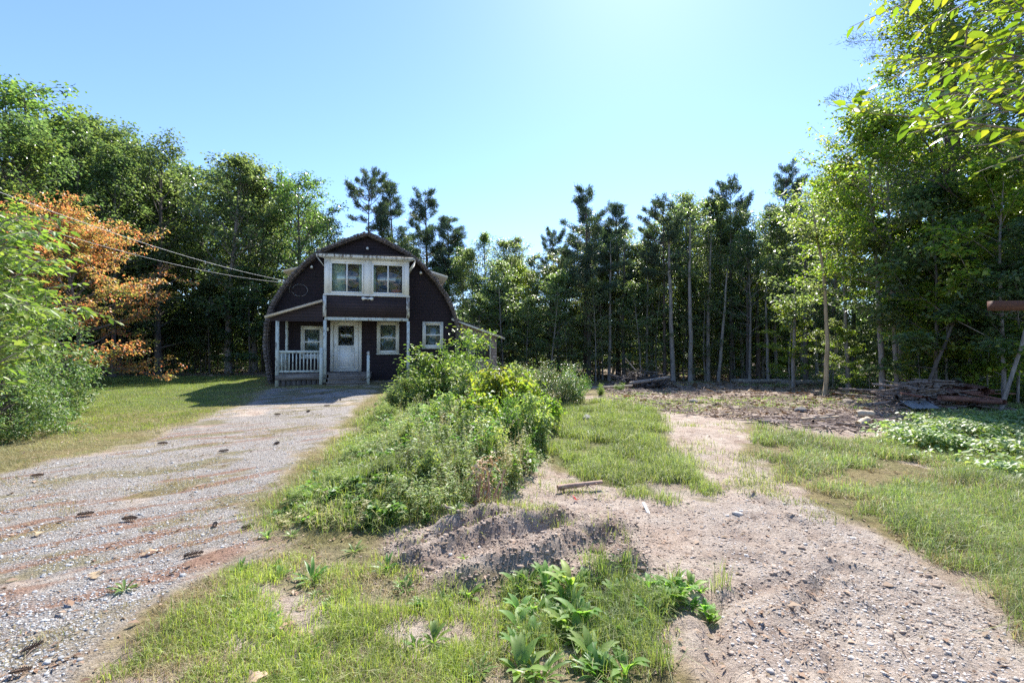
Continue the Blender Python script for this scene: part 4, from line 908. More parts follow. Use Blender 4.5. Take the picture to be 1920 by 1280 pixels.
lim.append([(bx, by, 2.1), (3.3, 1.9, 2.45), wp(1830, 255, 1.9)])
lim.append([(bx, by, 2.6), (3.2, 2.2, 3.5), wp(1775, -30, 2.2)])
lim.append([(bx, by, 2.2), (3.6, 1.7, 2.5), wp(1890, 190, 1.7)])
lim.append([(bx, by, 2.8), (3.9, 2.6, 3.6), wp(1850, 10, 2.9)])
lim.append([(bx, by, 1.9), (3.9, 2.6, 2.5), wp(1850, 150, 3.0)])
lim.append([(bx, by, 2.5), (3.5, 2.2, 3.0), wp(1690, 190, 2.6)])
lim.append([(bx, by, 2.2), (3.7, 2.0, 2.7), wp(1810, 90, 2.0)])
lim.append([(bx, by, 2.4), (3.9, 1.9, 2.9), wp(1900, 60, 1.9)])
for i in range(9):
    a = rng.uniform(-1.9, 1.9); zt = 2.6 + i * .12; lim.append([(bx, by, zt), (bx + .8 * math.cos(a), by + .8 * math.sin(a), zt + .7), (bx + 1.5 * math.cos(a), by + 1.5 * math.sin(a), zt + .8)])
lim.append([(bx, by, 2.3), (4.6, 1.4, 3.0), (4.9, .6, 3.1)]); lim.append([(bx, by, 2.6), (5.2, 2.6, 3.2), (5.9, 3.0, 3.3)])
near_tree('overhanging_tree', [(bx, by, hz(bx, by) - .05), (bx + .05, by, 1.2), (bx, by, 2.4), (bx - .05, by + .05, 3.6)], lim, .068, M['beech'], M['bark_grey'], 'near tree whose bright translucent leaves hang in at the upper right', per=8, asp=.55, r0=.05, sp=.20)
bx, by = -6.4, 4.9; lim = []
for i in range(46):
    px = rng.uniform(-90, 195); py = rng.uniform(400, 650)
    if px > 30 + 160 * (1 - abs(py - 600) / 170): px *= .35
    Y = rng.uniform(3.9, 5.6); e_ = wp(px, py, Y); z0 = max(.3, e_[2] - rng.uniform(.3, 1.0))
    lim.append([(bx, by, z0), ((bx + e_[0]) / 2, (by + e_[1]) / 2, z0 + .25 + .5 * (e_[2] - z0)), e_])
for i in range(12):
    a = rng.uniform(0, 2 * PI); lim.append([(bx, by, 1.2 + i * .15), (bx + .7 * math.cos(a), by + .7 * math.sin(a), 1.7 + i * .15), (bx + 1.3 * math.cos(a), by + 1.3 * math.sin(a), 1.8 + i * .17)])
near_tree('leafy_sapling', [(bx, by, hz(bx, by) - .05), (bx + .05, by, 1.0), (bx - .05, by, 2.0), (bx, by, 3.1)], lim, .09, M['fresh'], M['bark_grey'], 'near bright green sapling spreading in from the left edge above the grey bush', per=9, asp=.48, r0=.045, sp=.26)

# ------------------------------------------------------------------ the house
def wood_white(name, peel=.3, tint=(.86, .83, .76), dirt=(.20, .17, .14)):
    m, nt, out = newmat(name); p = nd(nt, 'ShaderNodeBsdfPrincipled'); p.inputs['Roughness'].default_value = .55
    co = nd(nt, 'ShaderNodeTexCoord').outputs['Object']
    f = ramp(nt, [(.5 + (1 - peel) * .12, (0, 0, 0)), (.54 + (1 - peel) * .14, (1, 1, 1))], noise(nt, 9, 6, .75, co, (1, 1, .35))).outputs[0]
    c = mixc(nt, f, mixc(nt, noise(nt, 1.5, 3, .6, co), tint, tuple(v * .8 for v in tint)), dirt)
    nt.links.new(c, p.inputs['Base Color']); nt.links.new(bump(nt, f, -.002), p.inputs['Normal']); nt.links.new(p.outputs[0], out.inputs[0]); return m
M['white'] = wood_white('white_paint', .1); M['peel'] = wood_white('peeling_white_paint', .95, (.74, .72, .66)); M['green_white'] = wood_white('weathered_pale_green_paint', .55, (.66, .68, .60), (.24, .21, .18))
M['vinyl'] = solid('white_vinyl', (.86, .84, .79), (.82, .80, .75), 3, .35)
M['cream'] = wood_white('cream_trim', .2, (.72, .70, .60))
M['edge_wood'] = solid('bare_fascia_board', (.52, .40, .27), (.68, .55, .40), 6, .7)
def siding(name, c1, c2, w, h, bmp=.01, mortar=(.01, .008, .008), rough=.8):
    m, nt, out = newmat(name); p = nd(nt, 'ShaderNodeBsdfPrincipled'); p.inputs['Roughness'].default_value = rough
    co = nd(nt, 'ShaderNodeTexCoord').outputs['Object']
    sx = nt.nodes.new('ShaderNodeSeparateXYZ'); nt.links.new(co, sx.inputs[0]); cb = nt.nodes.new('ShaderNodeCombineXYZ')
    ad = nt.nodes.new('ShaderNodeMath'); nt.links.new(sx.outputs[0], ad.inputs[0]); nt.links.new(sx.outputs[1], ad.inputs[1])
    nt.links.new(ad.outputs[0], cb.inputs[0]); nt.links.new(sx.outputs[2], cb.inputs[1])
    b = nd(nt, 'ShaderNodeTexBrick'); b.inputs['Scale'].default_value = 1; b.inputs['Brick Width'].default_value = w; b.inputs['Row Height'].default_value = h; b.inputs['Mortar Size'].default_value = .006; b.inputs['Mortar Smooth'].default_value = .3
    b.inputs['Color1'].default_value = c1 + (1,); b.inputs['Color2'].default_value = c2 + (1,); b.inputs['Mortar'].default_value = mortar + (1,)
    nt.links.new(cb.outputs[0], b.inputs['Vector'])
    c = mixc(nt, .5, b.outputs['Color'], ramp(nt, [(.3, (.5, .5, .5)), (.7, (1.4, 1.35, 1.3))], noise(nt, 3, 5, .7, co)).outputs[0], 'MULTIPLY')
    nt.links.new(c, p.inputs['Base Color']); nt.links.new(bump(nt, b.outputs['Fac'], -bmp), p.inputs['Normal']); nt.links.new(p.outputs[0], out.inputs[0]); return m
M['maroon'] = siding('dark_maroon_shingles', (.020, .0085, .013), (.014, .007, .011), .18, .14, .012)
M['brown_clap'] = siding('dark_brown_clapboard', (.042, .024, .026), (.030, .018, .02), 3.0, .115, .02)
M['roofsh'] = siding('weathered_roof_shingles', (.20, .16, .14), (.13, .10, .09), .22, .13, .02, (.03, .025, .02))
M['addsh'] = siding('grey_brown_wood_shingles', (.26, .20, .17), (.36, .29, .26), .14, .13, .012, (.07, .05, .04))
M['dark_in'] = solid('interior_dark', (.03, .028, .027), (.05, .045, .04), 2, .9)
M['deckwood'] = solid('weathered_deck_boards', (.16, .13, .11), (.27, .23, .20), 6, .8, .004, (.3, 4, 1))
M['curtain'] = solid('pale_green_curtain', (.55, .62, .53), (.66, .71, .62), 5, .9, .0, (8, 1, .2))
M['lace'] = solid('grey_lace_curtain', (.16, .17, .16), (.34, .35, .33), 7, .9)
M['orange_cloth'] = solid('orange_fabric', (.70, .10, .03), (.8, .16, .04), 10, .8)
M['metal_grey'] = solid('grey_metal', (.35, .35, .34), (.5, .5, .49), 5, .45, metal=.6)
M['lampglass'] = solid('white_lamp_glass', (.8, .8, .76), (.85, .85, .8), 2, .2)
M['black'] = solid('black_cable', (.02, .02, .02), (.035, .035, .035), 3, .6)
M['cable'] = solid('pale_cable', (.45, .45, .45), (.6, .6, .6), 3, .5)
def glass():
    m, nt, out = newmat('window_glass'); t = nd(nt, 'ShaderNodeBsdfTransparent'); t.inputs[0].default_value = (.78, .84, .80, 1)
    g = nd(nt, 'ShaderNodeBsdfGlossy'); g.inputs['Roughness'].default_value = .015
    mx = nt.nodes.new('ShaderNodeMixShader'); mx.inputs[0].default_value = .13; nt.links.new(t.outputs[0], mx.inputs[1]); nt.links.new(g.outputs[0], mx.inputs[2]); nt.links.new(mx.outputs[0], out.inputs[0]); return m
M['glass'] = glass()
HX, HY = -6.02, 18.9
def house():
    H = empty('arched_house', (HX, HY, 0), R(14)); tag(H, 'two storey arched barn-like house with dark maroon front and white upper sunroom', 'house')
    half = [(3.40, .05), (3.50, .6), (3.60, 1.2), (3.66, 1.9), (3.60, 2.6), (3.44, 3.2), (3.14, 3.8), (2.72, 4.4), (2.24, 4.95), (1.68, 5.42), (.85, 5.84), (0, 6.20)]
    prof = [(-u, z) for u, z in half] + [(u, z) for u, z in half[-2::-1]]
    dep = 8.2
    def build_bm(name, fn, mat, parent=H):
        bm = bmesh.new(); fn(bm); bmesh.ops.recalc_face_normals(bm, faces=bm.faces); me = bpy.data.meshes.new(name); bm.to_mesh(me); bm.free(); return link(name, me, mat, parent)
    # front wall with openings: strips between profile and rectangular holes
    holes = [(-1.31, -.32, .68, 2.70), (-2.44, -1.78, 1.30, 2.40), (.48, 1.20, 1.46, 2.62), (2.34, 3.04, 1.70, 2.64), (-1.38, 1.58, 3.60, 4.95)]
    def uat(z):
        for (u1, z1), (u2, z2) in zip(half[:-1], half[1:]):
            if z1 <= z <= z2: return u1 + (u2 - u1) * (z - z1) / (z2 - z1)
        return 0
    def wall(bm, y0, y1, hs):
        zs = sorted(set([z for _, z in half] + [h[2] for h in hs] + [h[3] for h in hs]))
        for za, zb in zip(zs[:-1], zs[1:]):
            ua, ub = uat(za), uat(zb); zc = (za + zb) / 2
            cuts = sorted([(h[0], h[1]) for h in hs if h[2] < zc < h[3]])
            edges = [None] + [c for h in cuts for c in h] + [None]
            for i in range(0, len(edges), 2):
                l, r = edges[i], edges[i + 1]
                la, lb = (-ua, -ub) if l is None else (l, l); ra, rb = (ua, ub) if r is None else (r, r)
                if ra - la < 1e-4 and rb - lb < 1e-4: continue
                vs = [bm.verts.new(c) for c in ((la, y0, za), (ra, y0, za), (rb, y0, zb), (lb, y0, zb))]
                if rb - lb < 1e-4: bm.faces.new(vs[:3]); 
                else: bm.faces.new(vs)
    build_bm('front_wall', lambda bm: wall(bm, 0, 0, holes), M['maroon'])
    fw = bpy.data.objects['front_wall']; md = fw.modifiers.new('t', 'SOLIDIFY'); md.thickness = .12; md.offset = 0
    build_bm('back_wall', lambda bm: wall(bm, dep, dep, []), M['maroon'])
    # roof shell
    def shell(bm, y0, y1, off, th):
        n = len(prof); A = []
        for k, (u, z) in enumerate(prof):
            a = prof[max(0, k - 1)]; b = prof[min(n - 1, k + 1)]; tx, tz = b[0] - a[0], b[1] - a[1]; l = math.hypot(tx, tz); nx, nz = -tz / l, tx / l
            A.append([(u + nx * o, y, z + nz * o) for y in (y0, y1) for o in (off, off + th)])
        vs = [[bm.verts.new(c) for c in a] for a in A]
        for p, q in zip(vs[:-1], vs[1:]):
            for i, j in ((0, 1), (1, 3), (3, 2), (2, 0)):
                bm.faces.new((p[i], q[i], q[j], p[j]))
        bm.faces.new([vs[0][i] for i in (0, 1, 3, 2)]); bm.faces.new([vs[-1][i] for i in (0, 1, 3, 2)])
    rf = build_bm('roof', lambda bm: shell(bm, -.36, dep + .3, .02, .12), M['roofsh'])
    # rake of shingle butts along the front edge
    mb = MB(); L = 0
    pts = []
    for (a, b) in zip(prof[:-1], prof[1:]):
        l = math.hypot(b[0] - a[0], b[1] - a[1]); k = max(1, round(l / .13))
        for i in range(k):
            t = (i + .5) / k; pts.append((a[0] + (b[0] - a[0]) * t, a[1] + (b[1] - a[1]) * t, math.atan2(b[1] - a[1], b[0] - a[0]), l / k))
    for u, z, an, l in pts:
        c, s = math.cos(an), math.sin(an); j = random.uniform(-.012, .015)
        mb.box((-l / 2 + .004, -.03, .06), (l / 2 - .004, .10, .175 + j), rot=[(c, 0, -s), (0, 1, 0), (s, 0, c)], at=(u, -.40 + random.uniform(-.015, .01), z))
    mb.build('rake_shingles', siding('rake', (.25, .20, .18), (.10, .08, .07), .09, .09, .01, (.03, .03, .03)), rf)
    mb = MB(); mb.box((-3.35, .15, .5), (3.35, dep - .1, .55)); mb.box((-3.3, .15, 3.42), (3.3, dep - .1, 3.5)); mb.box((-3.3, 3.4, .55), (3.3, 3.5, 3.42)); mb.build('floor_slab', M['dark_in'], H)
    mb = MB(); mb.box((-3.38, .05, -.4), (3.38, dep, .12)); mb.build('foundation', M['bark_grey'], H)
    def box(name, a, b, mat, parent=H, **k):
        m_ = MB(); m_.box(a, b); return m_.build(name, mat, parent)
    def frame(mb, u0, u1, z0, z1, y0, y1, w, wb=None):
        wb = wb or w
        mb.box((u0, y0, z0), (u0 + w, y1, z1)); mb.box((u1 - w, y0, z0), (u1, y1, z1)); mb.box((u0 + w, y0, z1 - w), (u1 - w, y1, z1)); mb.box((u0 + w, y0, z0), (u1 - w, y1, z0 + wb))
    # ground-floor windows
    def window(u0, u1, z0, z1, yo, tw, cur, mull='h', trimmat=M['cream'], sashmat=M['vinyl']):
        mb = MB(); frame(mb, u0 - tw, u1 + tw, z0 - tw, z1 + tw, yo - .045, yo + .02, tw + .01); mb.box((u0 - tw - .03, yo - .085, z0 - tw - .03), (u1 + tw + .03, yo - .02, z0 - tw + .004))
        w = mb.build('window', trimmat, H)
        ms = MB(); frame(ms, u0 + .002, u1 - .002, z0 + .002, z1 - .002, yo - .02, yo + .05, .045)
        if mull == 'h':
            zc = (z0 + z1) / 2; ms.box((u0 + .045, yo - .012, zc - .025), (u1 - .045, yo + .045, zc + .025))
        else:
            uc = (u0 + u1) / 2; ms.box((uc - .025, yo - .012, z0 + .045), (uc + .025, yo + .045, z1 - .045))
        ms.build('sash', sashmat, w)
        box('pane', (u0 + .03, yo + .015, z0 + .03), (u1 - .03, yo + .021, z1 - .03), M['glass'], w)
        if cur:
            for (a, b, mt) in cur: 
                box('curtain', (u0 + (u1 - u0) * a, yo + .10, z0), (u0 + (u1 - u0) * b, yo + .115, z1), M[mt], w)
        return w
    window(-2.44, -1.78, 1.30, 2.40, -.06, .09, [(0, 1, 'lace')])
    window(.48, 1.20, 1.46, 2.62, -.06, .09, [(0, 1, 'lace')])
    window(2.34, 3.04, 1.70, 2.64, -.06, .09, [(0, 1, 'lace')])
    # door
    mb = MB(); frame(mb, -1.42, -.21, .66, 2.82, -.11, -.02, .11, .03); d = mb.build('door', M['white'], H)
    mb = MB(); u0, u1, z0, z1 = -1.30, -.33, .70, 2.70
    gu0, gu1, gz0, gz1 = -1.12, -.51, 1.72, 2.52
    mb.box((u0, -.08, z0), (gu0, -.03, z1)); mb.box((gu1, -.08, z0), (u1, -.03, z1)); mb.box((gu0, -.08, gz1), (gu1, -.03, z1)); mb.box((gu0, -.08, z0), (gu1, -.03, gz0))
    mb.box((gu0 + .0, -.088, .80), (gu1 - .0, -.08, .84)); mb.box((gu0, -.088, 1.56), (gu1, -.08, 1.60)); mb.box((gu0, -.088, .84), (gu0 + .04, -.08, 1.56)); mb.box((gu1 - .04, -.088, .84), (gu1, -.08, 1.56))
    mb.build('door_panel', M['vinyl'], d)
    box('door_glass', (gu0 + .01, -.06, gz0 + .01), (gu1 - .01, -.052, gz1 - .01), M['glass'], d)
    mb = MB(); mb.tube([(-1.235, -.10, 1.60), (-1.235, -.13, 1.64), (-1.235, -.13, 1.74), (-1.235, -.10, 1.78)], .011, 6); mb.build('handle', M['metal_grey'], d)
    mb = MB(); mb.tube([(-1.52, -.06, 2.42), (-1.52, -.13, 2.42)], [.03, .03], 8); mb.tube([(-1.52, -.13, 2.44), (-1.52, -.13, 2.40), (-1.52, -.13, 2.30)], [.03, .05, .035], 8)
    mb.build('porch_lamp', M['lampglass'], H)
    # upper sunroom
    y0 = -1.5
    mb = MB(); mb.box((-1.46, y0 + .02, 2.78), (1.66, y0 + .10, 3.60)); mb.box((-1.46, y0 + .10, 2.78), (-1.38, -.06, 3.60)); mb.box((1.58, y0 + .10, 2.78), (1.66, -.06, 3.60))
    mb.build('sunroom_siding', M['brown_clap'], H)
    box('sunroom_soffit', (-1.44, y0 + .03, 2.735), (1.64, -.06, 2.777), M['cream'])
    box('porch_beam', (-1.44, y0 + .005, 2.655), (1.64, y0 + .09, 2.735), M['green_white'])
    mb = MB()
    for a, b in ((-1.46, -1.24), (-.06, .27), (1.45, 1.66)): mb.box((a, y0, 3.62), (b, y0 + .09, 5.0))
    for a, b in ((-1.24, -.06), (.27, 1.45)): mb.box((a, y0, 3.62), (b, y0 + .09, 3.70)); mb.box((a, y0, 4.86), (b, y0 + .09, 5.0))
    for s in (-1.46, 1.58): mb.box((s, y0 + .09, 3.62), (s + .08, -.06, 5.0))
    mb.box((-1.49, y0 - .02, 3.60), (1.69, y0 + .05, 3.645))
    sr = mb.build('sunroom_wall', M['white'], H)
    def slider(u0, u1, z0, z1, cur):
        ms = MB(); frame(ms, u0, u1, z0, z1, y0 - .022, y0 + .06, .05); uc = (u0 + u1) / 2 ; ms.box((uc - .022, y0 - .012, z0 + .05), (uc + .022, y0 + .05, z1 - .05))
        w = ms.build('sunroom_window', M['vinyl'], H); box('pane', (u0 + .04, y0 + .022, z0 + .04), (u1 - .04, y0 + .028, z1 - .04), M['glass'], w)
        for a, b, mt in cur: box('curtain', (u0 + (u1 - u0) * a, y0 + .13, z0 - .02), (u0 + (u1 - u0) * b, y0 + .145, z1 + .05), M[mt], w)
    slider(-1.24, -.06, 3.70, 4.86, [(.02, .44, 'curtain'), (.86, .98, 'curtain')]); slider(.27, 1.45, 3.70, 4.86, [(.0, .10, 'curtain')])
    box('sunroom_floor', (-1.38, y0 + .10, 3.50), (1.58, -.06, 3.60), M['dark_in'])
    # sunroom roof: slopes up to the wall, thin black edge, peeling fascia, soffit
    mb = MB(); rt = np.array([(-1.74, y0 - .22, 5.13), (1.92, y0 - .22, 5.13), (1.92, -.05, 5.26), (-1.74, -.05, 5.26)]); V = np.vstack([rt, rt + (0, 0, .035)])
    mb.add(V, [(0, 3, 2, 1), (4, 5, 6, 7), (0, 1, 5, 4), (1, 2, 6, 5), (2, 3, 7, 6), (3, 0, 4, 7)]); sroof = mb.build('sunroom_roof', M['black'], H)
    mb = MB(); mb.box((-1.72, y0 - .20, 5.02), (1.90, y0 - .16, 5.127)); mb.build('fascia', M['peel'], sroof)
    mb = MB(); s1 = np.array([(-1.70, y0 - .16, 5.03), (1.88, y0 - .16, 5.03), (1.64, y0 + .02, 4.99), (-1.45, y0 + .02, 4.99)]); V = np.vstack([s1, s1 + (0, 0, .02)])
    mb.add(V, [(0, 3, 2, 1), (4, 5, 6, 7), (0, 1, 5, 4), (1, 2, 6, 5), (2, 3, 7, 6), (3, 0, 4, 7)])
    for s in (-1, 1):
        ux = -1.47 if s < 0 else 1.67; ue = -1.70 if s < 0 else 1.88
        s1 = np.array([(ux, y0 + .02, 4.70), (ue, y0 - .14, 5.02), (ue, -.06, 5.02), (ux, -.06, 4.70)]); V = np.vstack([s1, s1 + (.02 * s, 0, .0)])
        mb.add(V, [(0, 3, 2, 1), (4, 5, 6, 7), (0, 1, 5, 4), (1, 2, 6, 5), (2, 3, 7, 6), (3, 0, 4, 7)])
    mb.build('soffit', M['white'], sroof)
    # corner boards and posts
    for u, nm in ((-1.47, 'a'), (1.59, 'b')):
        box('corner_board', (u - .03, y0 - .012, 2.785), (u + .09, y0 + .018, 3.598), M['peel'])
        box('porch_post', (u - .03 + .02, y0 + .0, .30), (u + .10, y0 + .12, 2.653), M['green_white'])
    # flood light
    mb = MB(); mb.box((.07, y0 - .03, 3.44), (.15, y0 + .018, 3.54)); fl = mb.build('floodlight', M['metal_grey'], H)
    for s in (-1, 1):
        mb = MB(); mb.tube([(.11 + s * .04, y0 - .05, 3.50), (.11 + s * .12, y0 - .10, 3.50), (.11 + s * .17, y0 - .17, 3.48)], [.025, .05, .065], 8); mb.build('bulb', M['lampglass'], fl)
    for u, z in ((-2.13, 4.86), (2.17, 4.80), (0.0, 5.72)):
        mb = MB(); mb.tube([(u, -.06, z + .05), (u, -.14, z + .03), (u, -.20, z - .03)], [.02, .045, .06], 8); mb.build('spotlight', M['lampglass'], H)
    # left porch: deck, lean-to roof, posts, rail
    mb = MB()
    for i in range(12):
        yy = -1.46 + i * .117; mb.box((-3.12, yy, .60), (.20, yy + .108, .64))
    mb.box((-3.12, -1.50, .42), (-1.35, -1.465, .605)); mb.box((.165, -1.46, .42), (.198, -.1, .60)); mb.box((-3.12, -1.465, .42), (-3.085, -.1, .60))
    mb.build('porch_deck', M['deckwood'], H)
    mb = MB()
    for i in range(10): mb.box((-3.1 + i * .175, -1.455, .05), (-3.1 + i * .175 + .15, -1.435, .415))
    mb.build('deck_skirt', M['bark_dark'], H)
    st = MB(); st.box((-1.30, -1.74, .44), (.13, -1.47, .48)); st.box((-1.28, -1.70, .30), (.11, -1.67, .44)); st.box((-1.30, -2.02, .30), (.13, -1.74, .34)); st.box((-1.28, -1.98, .12), (.11, -1.95, .30)); st.box((-1.28, -1.5, .45), (.11, -1.468, .60)); st.build('steps', M['deckwood'], H)
    # lean-to roof slopes down to the left
    mb = MB()
    rt = np.array([(-3.42, -1.62, 2.70), (-1.50, -1.62, 3.34), (-1.50, -.06, 3.34), (-3.42, -.06, 2.70)]); V = np.vstack([rt, rt + (-.02, 0, .06)])
    mb.add(V, [(0, 3, 2, 1), (4, 5, 6, 7), (0, 1, 5, 4), (1, 2, 6, 5), (2, 3, 7, 6), (3, 0, 4, 7)]); pr = mb.build('porch_roof', M['roofsh'], H)
    mb = MB(); rt = np.array([(-3.44, -1.66, 2.68), (-1.49, -1.66, 3.33), (-1.49, -1.622, 3.33), (-3.44, -1.622, 2.68)]); V = np.vstack([rt, rt + (-.02, 0, .085)])
    mb.add(V, [(0, 3, 2, 1), (4, 5, 6, 7), (0, 1, 5, 4), (1, 2, 6, 5), (2, 3, 7, 6), (3, 0, 4, 7)]); mb.build('fascia', M['edge_wood'], pr)
    bm = bmesh.new(); g = [(-3.30, 2.60), (-1.50, 2.60), (-1.50, 3.31), (-3.30, 2.715)]
    v0 = [bm.verts.new((u, -1.47, z)) for u, z in g]; v1 = [bm.verts.new((u, -1.42, z)) for u, z in g]
    bm.faces.new(v0[::-1]); bm.faces.new(v1)
    for i in range(4): bm.faces.new((v0[i], v0[(i + 1) % 4], v1[(i + 1) % 4], v1[i]))
    bmesh.ops.recalc_face_normals(bm, faces=bm.faces); me = bpy.data.meshes.new('porch_gable'); bm.to_mesh(me); bm.free(); link('porch_gable', me, M['brown_clap'], H)
    box('porch_post', (-3.12, -1.49, .10), (-3.01, -1.38, 2.598), M['green_white'])
    box('porch_post', (-3.05, -.30, .64), (-2.96, -.21, 2.70), M['green_white'])
    box('newel_post', (-1.60, -1.56, .08), (-1.49, -1.45, 1.62), M['green_white'])
    rl = MB(); rl.box((-3.01, -1.475, 1.42), (-1.60, -1.40, 1.51)); rl.box((-3.01, -1.465, .70), (-1.60, -1.41, .77)); rl = rl.build('railing', M['green_white'], H)
    for i in range(11):
        u = -2.93 + i * .125; box('baluster', (u, -1.458 + random.uniform(-.004, .004), .771), (u + .038, -1.42, 1.419), M['green_white'], rl)
    sl = MB(); sl.box((-3.09, -1.38, 1.42), (-3.02, -.06, 1.50)); sl.box((-3.085, -1.38, .70), (-3.03, -.06, .77)); sl = sl.build('side_railing', M['green_white'], H)
    for i in range(9):
        y = -1.28 + i * .135; box('baluster', (-3.075, y, .771), (-3.04, y + .035, 1.419), M['green_white'], sl)
    mb = MB(); mb.box((.12, -1.98, .10), (.22, -1.88, 1.34)); sp = mb.build('stair_post', M['green_white'], H)
    mb = MB(); mb.tube([(.17, -1.93, 1.34), (.17, -1.93, 1.37), (.17, -1.93, 1.42), (.17, -1.93, 1.47), (.17, -1.93, 1.50)], [.02, .045, .06, .045, .01], 8); mb.build('finial', M['peel'], sp)
    # side dormers
    for s in (-1, 1):
        mb = MB(); a, b = (s * 1.75, s * 3.42)
        u0, u1 = min(a, b), max(a, b)
        zi, zo = 5.25, 4.78
        z0_, z1_ = (zo, zi) if s < 0 else (zi, zo)
        rt = np.array([(u0, .9, z0_), (u1, .9, z1_), (u1, 4.6, z1_), (u0, 4.6, z0_)]); V = np.vstack([rt, rt + (0, 0, .09)])
        mb.add(V, [(0, 3, 2, 1), (4, 5, 6, 7), (0, 1, 5, 4), (1, 2, 6, 5), (2, 3, 7, 6), (3, 0, 4, 7)]); dm = mb.build('dormer', M['edge_wood'] if s < 0 else M['cream'], H)
        uo = s * 3.05; mb = MB(); mb.box((min(uo, s * 2.0), 1.1, 3.9), (max(uo, s * 2.0), 4.4, 4.80)); mb.build('dormer_wall', M['addsh'], dm)
    # side addition (lean-to shed) at the right
    ad = []
    bm = bmesh.new(); g = [(3.50, -.1), (5.50, -.1), (5.50, 2.16), (3.50, 2.86)]; ya, yb = .0, 4.2
    v0 = [bm.verts.new((u, ya, z)) for u, z in g]; v1 = [bm.verts.new((u, yb, z)) for u, z in g]
    bm.faces.new(v0[::-1]); bm.faces.new(v1)
    for i in range(4): bm.faces.new((v0[i], v0[(i + 1) % 4], v1[(i + 1) % 4], v1[i]))
    bmesh.ops.recalc_face_normals(bm, faces=bm.faces); me = bpy.data.meshes.new('side_addition'); bm.to_mesh(me); bm.free(); ad = link('side_addition', me, M['addsh'], H)
    mb = MB(); rt = np.array([(3.45, -.35, 2.90), (5.82, -.35, 2.07), (5.82, 4.5, 2.07), (3.45, 4.5, 2.90)]); V = np.vstack([rt, rt + (0, 0, .05)])
    mb.add(V, [(0, 3, 2, 1), (4, 5, 6, 7), (0, 1, 5, 4), (1, 2, 6, 5), (2, 3, 7, 6), (3, 0, 4, 7)]); ar = mb.build('addition_roof', M['black'], ad)
    mb = MB(); rt = np.array([(3.47, -.33, 2.80), (5.80, -.33, 1.985), (5.80, -.29, 1.985), (3.47, -.29, 2.80)]); V = np.vstack([rt, rt + (0, 0, .085)])
    mb.add(V, [(0, 3, 2, 1), (4, 5, 6, 7), (0, 1, 5, 4), (1, 2, 6, 5), (2, 3, 7, 6), (3, 0, 4, 7)]); mb.build('addition_fascia', M['cream'], ad)
    mb = MB(); frame(mb, 4.48, 5.22, 1.05, 1.98, -.03, .03, .035); mb.box((4.51, -.012, 1.08), (5.19, -.004, 1.95)); w = mb.build('addition_window', M['cream'], ad)
    box('screen', (4.515, -.022, 1.085), (5.185, -.014, 1.945), M['dark_in'], ad)
    mb = MB(); frame(mb, 3.75, 4.25, 1.05, 1.98, -.03, .03, .035); mb.build('addition_window', M['cream'], ad); box('screen', (3.785, -.022, 1.085), (4.215, -.014, 1.945), M['dark_in'], ad)
    # loop of wire on the wall
    th = np.linspace(0, 2 * PI, 22); mb = MB(); mb.tube([(-2.58 + .29 * math.cos(t), -.09, 3.92 + .24 * math.sin(t)) for t in th], .006, 4, False)
    mb.tube([(-2.85, -.09, 4.2), (-2.98, -.09, 4.0), (-2.95, -.09, 3.8)], .009, 4); mb.build('wire_loop', M['metal_grey'], H)
    return H
H = house()
def hw(u, v, z):
    a = R(14); return (HX + u * math.cos(a) - v * math.sin(a), HY + u * math.sin(a) + v * math.cos(a), z)
# orange thing on the sill inside
bm = bmesh.new(); bmesh.ops.create_uvsphere(bm, u_segments=12, v_segments=8, radius=.17)
for v in bm.verts: v.co.z *= .62; v.co.x *= 1.15; v.co += Vector((random.gauss(0, .008), random.gauss(0, .008), random.gauss(0, .008)))
me = bpy.data.meshes.new('cushion'); bm.to_mesh(me); bm.free(); o = link('cushion', me, M['orange_cloth']); o.location = hw(1.16, -1.25, 3.83); o.rotation_euler = (0, 0, R(14)); tag(o, 'orange cushion lying behind the right sunroom window pane', 'cushion')
bm = bmesh.new()
# table under cushion inside the sunroom
mb = MB(); mb.box((-.45, -.25, .10), (.45, .2, .125)); mb.box((-.43, -.23, 0), (-.39, -.19, .10)); mb.box((.39, -.23, 0), (.43, -.19, .10)); mb.box((-.43, .14, 0), (-.39, .18, .10)); mb.box((.39, .14, 0), (.43, .18, .10))
o = mb.build('low_table', M['dark_in']); o.location = hw(1.1, -1.12, 3.60); o.rotation_euler = (0, 0, R(14)); tag(o, 'low dark table under the orange cushion inside the sunroom', 'table')

# service cables and pole
A = Vector(hw(-2.92, -.40, 4.22)); B = Vector((-11.2, 1.8, 6.1))
def cable(name, a, b, sag, r, label, n=26):
    t = np.linspace(0, 1, n)[:, None]; P = np.array(a) * (1 - t) + np.array(b) * t; P[:, 2] -= (4 * sag * t * (1 - t))[:, 0]
    mb = MB(); mb.tube(P, r, 5); o = mb.build(name, M['cable'], None, True); tag(o, label, 'cable')
cable('service_cable', A, B, .62, .0065, 'thick pale service cable running to the left house eave, upper of two')
cable('service_cable', A - Vector((0, 0, .06)), B - Vector((0, 0, .55)), .75, .0045, 'thinner pale cable hanging below the thick service cable')
e = empty('utility_pole', (-11.2, 1.8, 0)); tag(e, 'wooden pole carrying the cables at the far left', 'utility pole')
mb = MB(); mb.tube([(0, 0, -.2), (0, 0, 3), (0, 0, 6.6)], [.14, .125, .10], 10); mb.build('pole', M['bark_grey'], e)
mb = MB(); mb.tube([(0, -.1, 6.1), (0, .12, 6.1)], [.03, .03], 6); mb.tube([(0, -.1, 5.55), (0, .12, 5.55)], [.03, .03], 6); mb.build('bracket', M['metal_grey'], e)

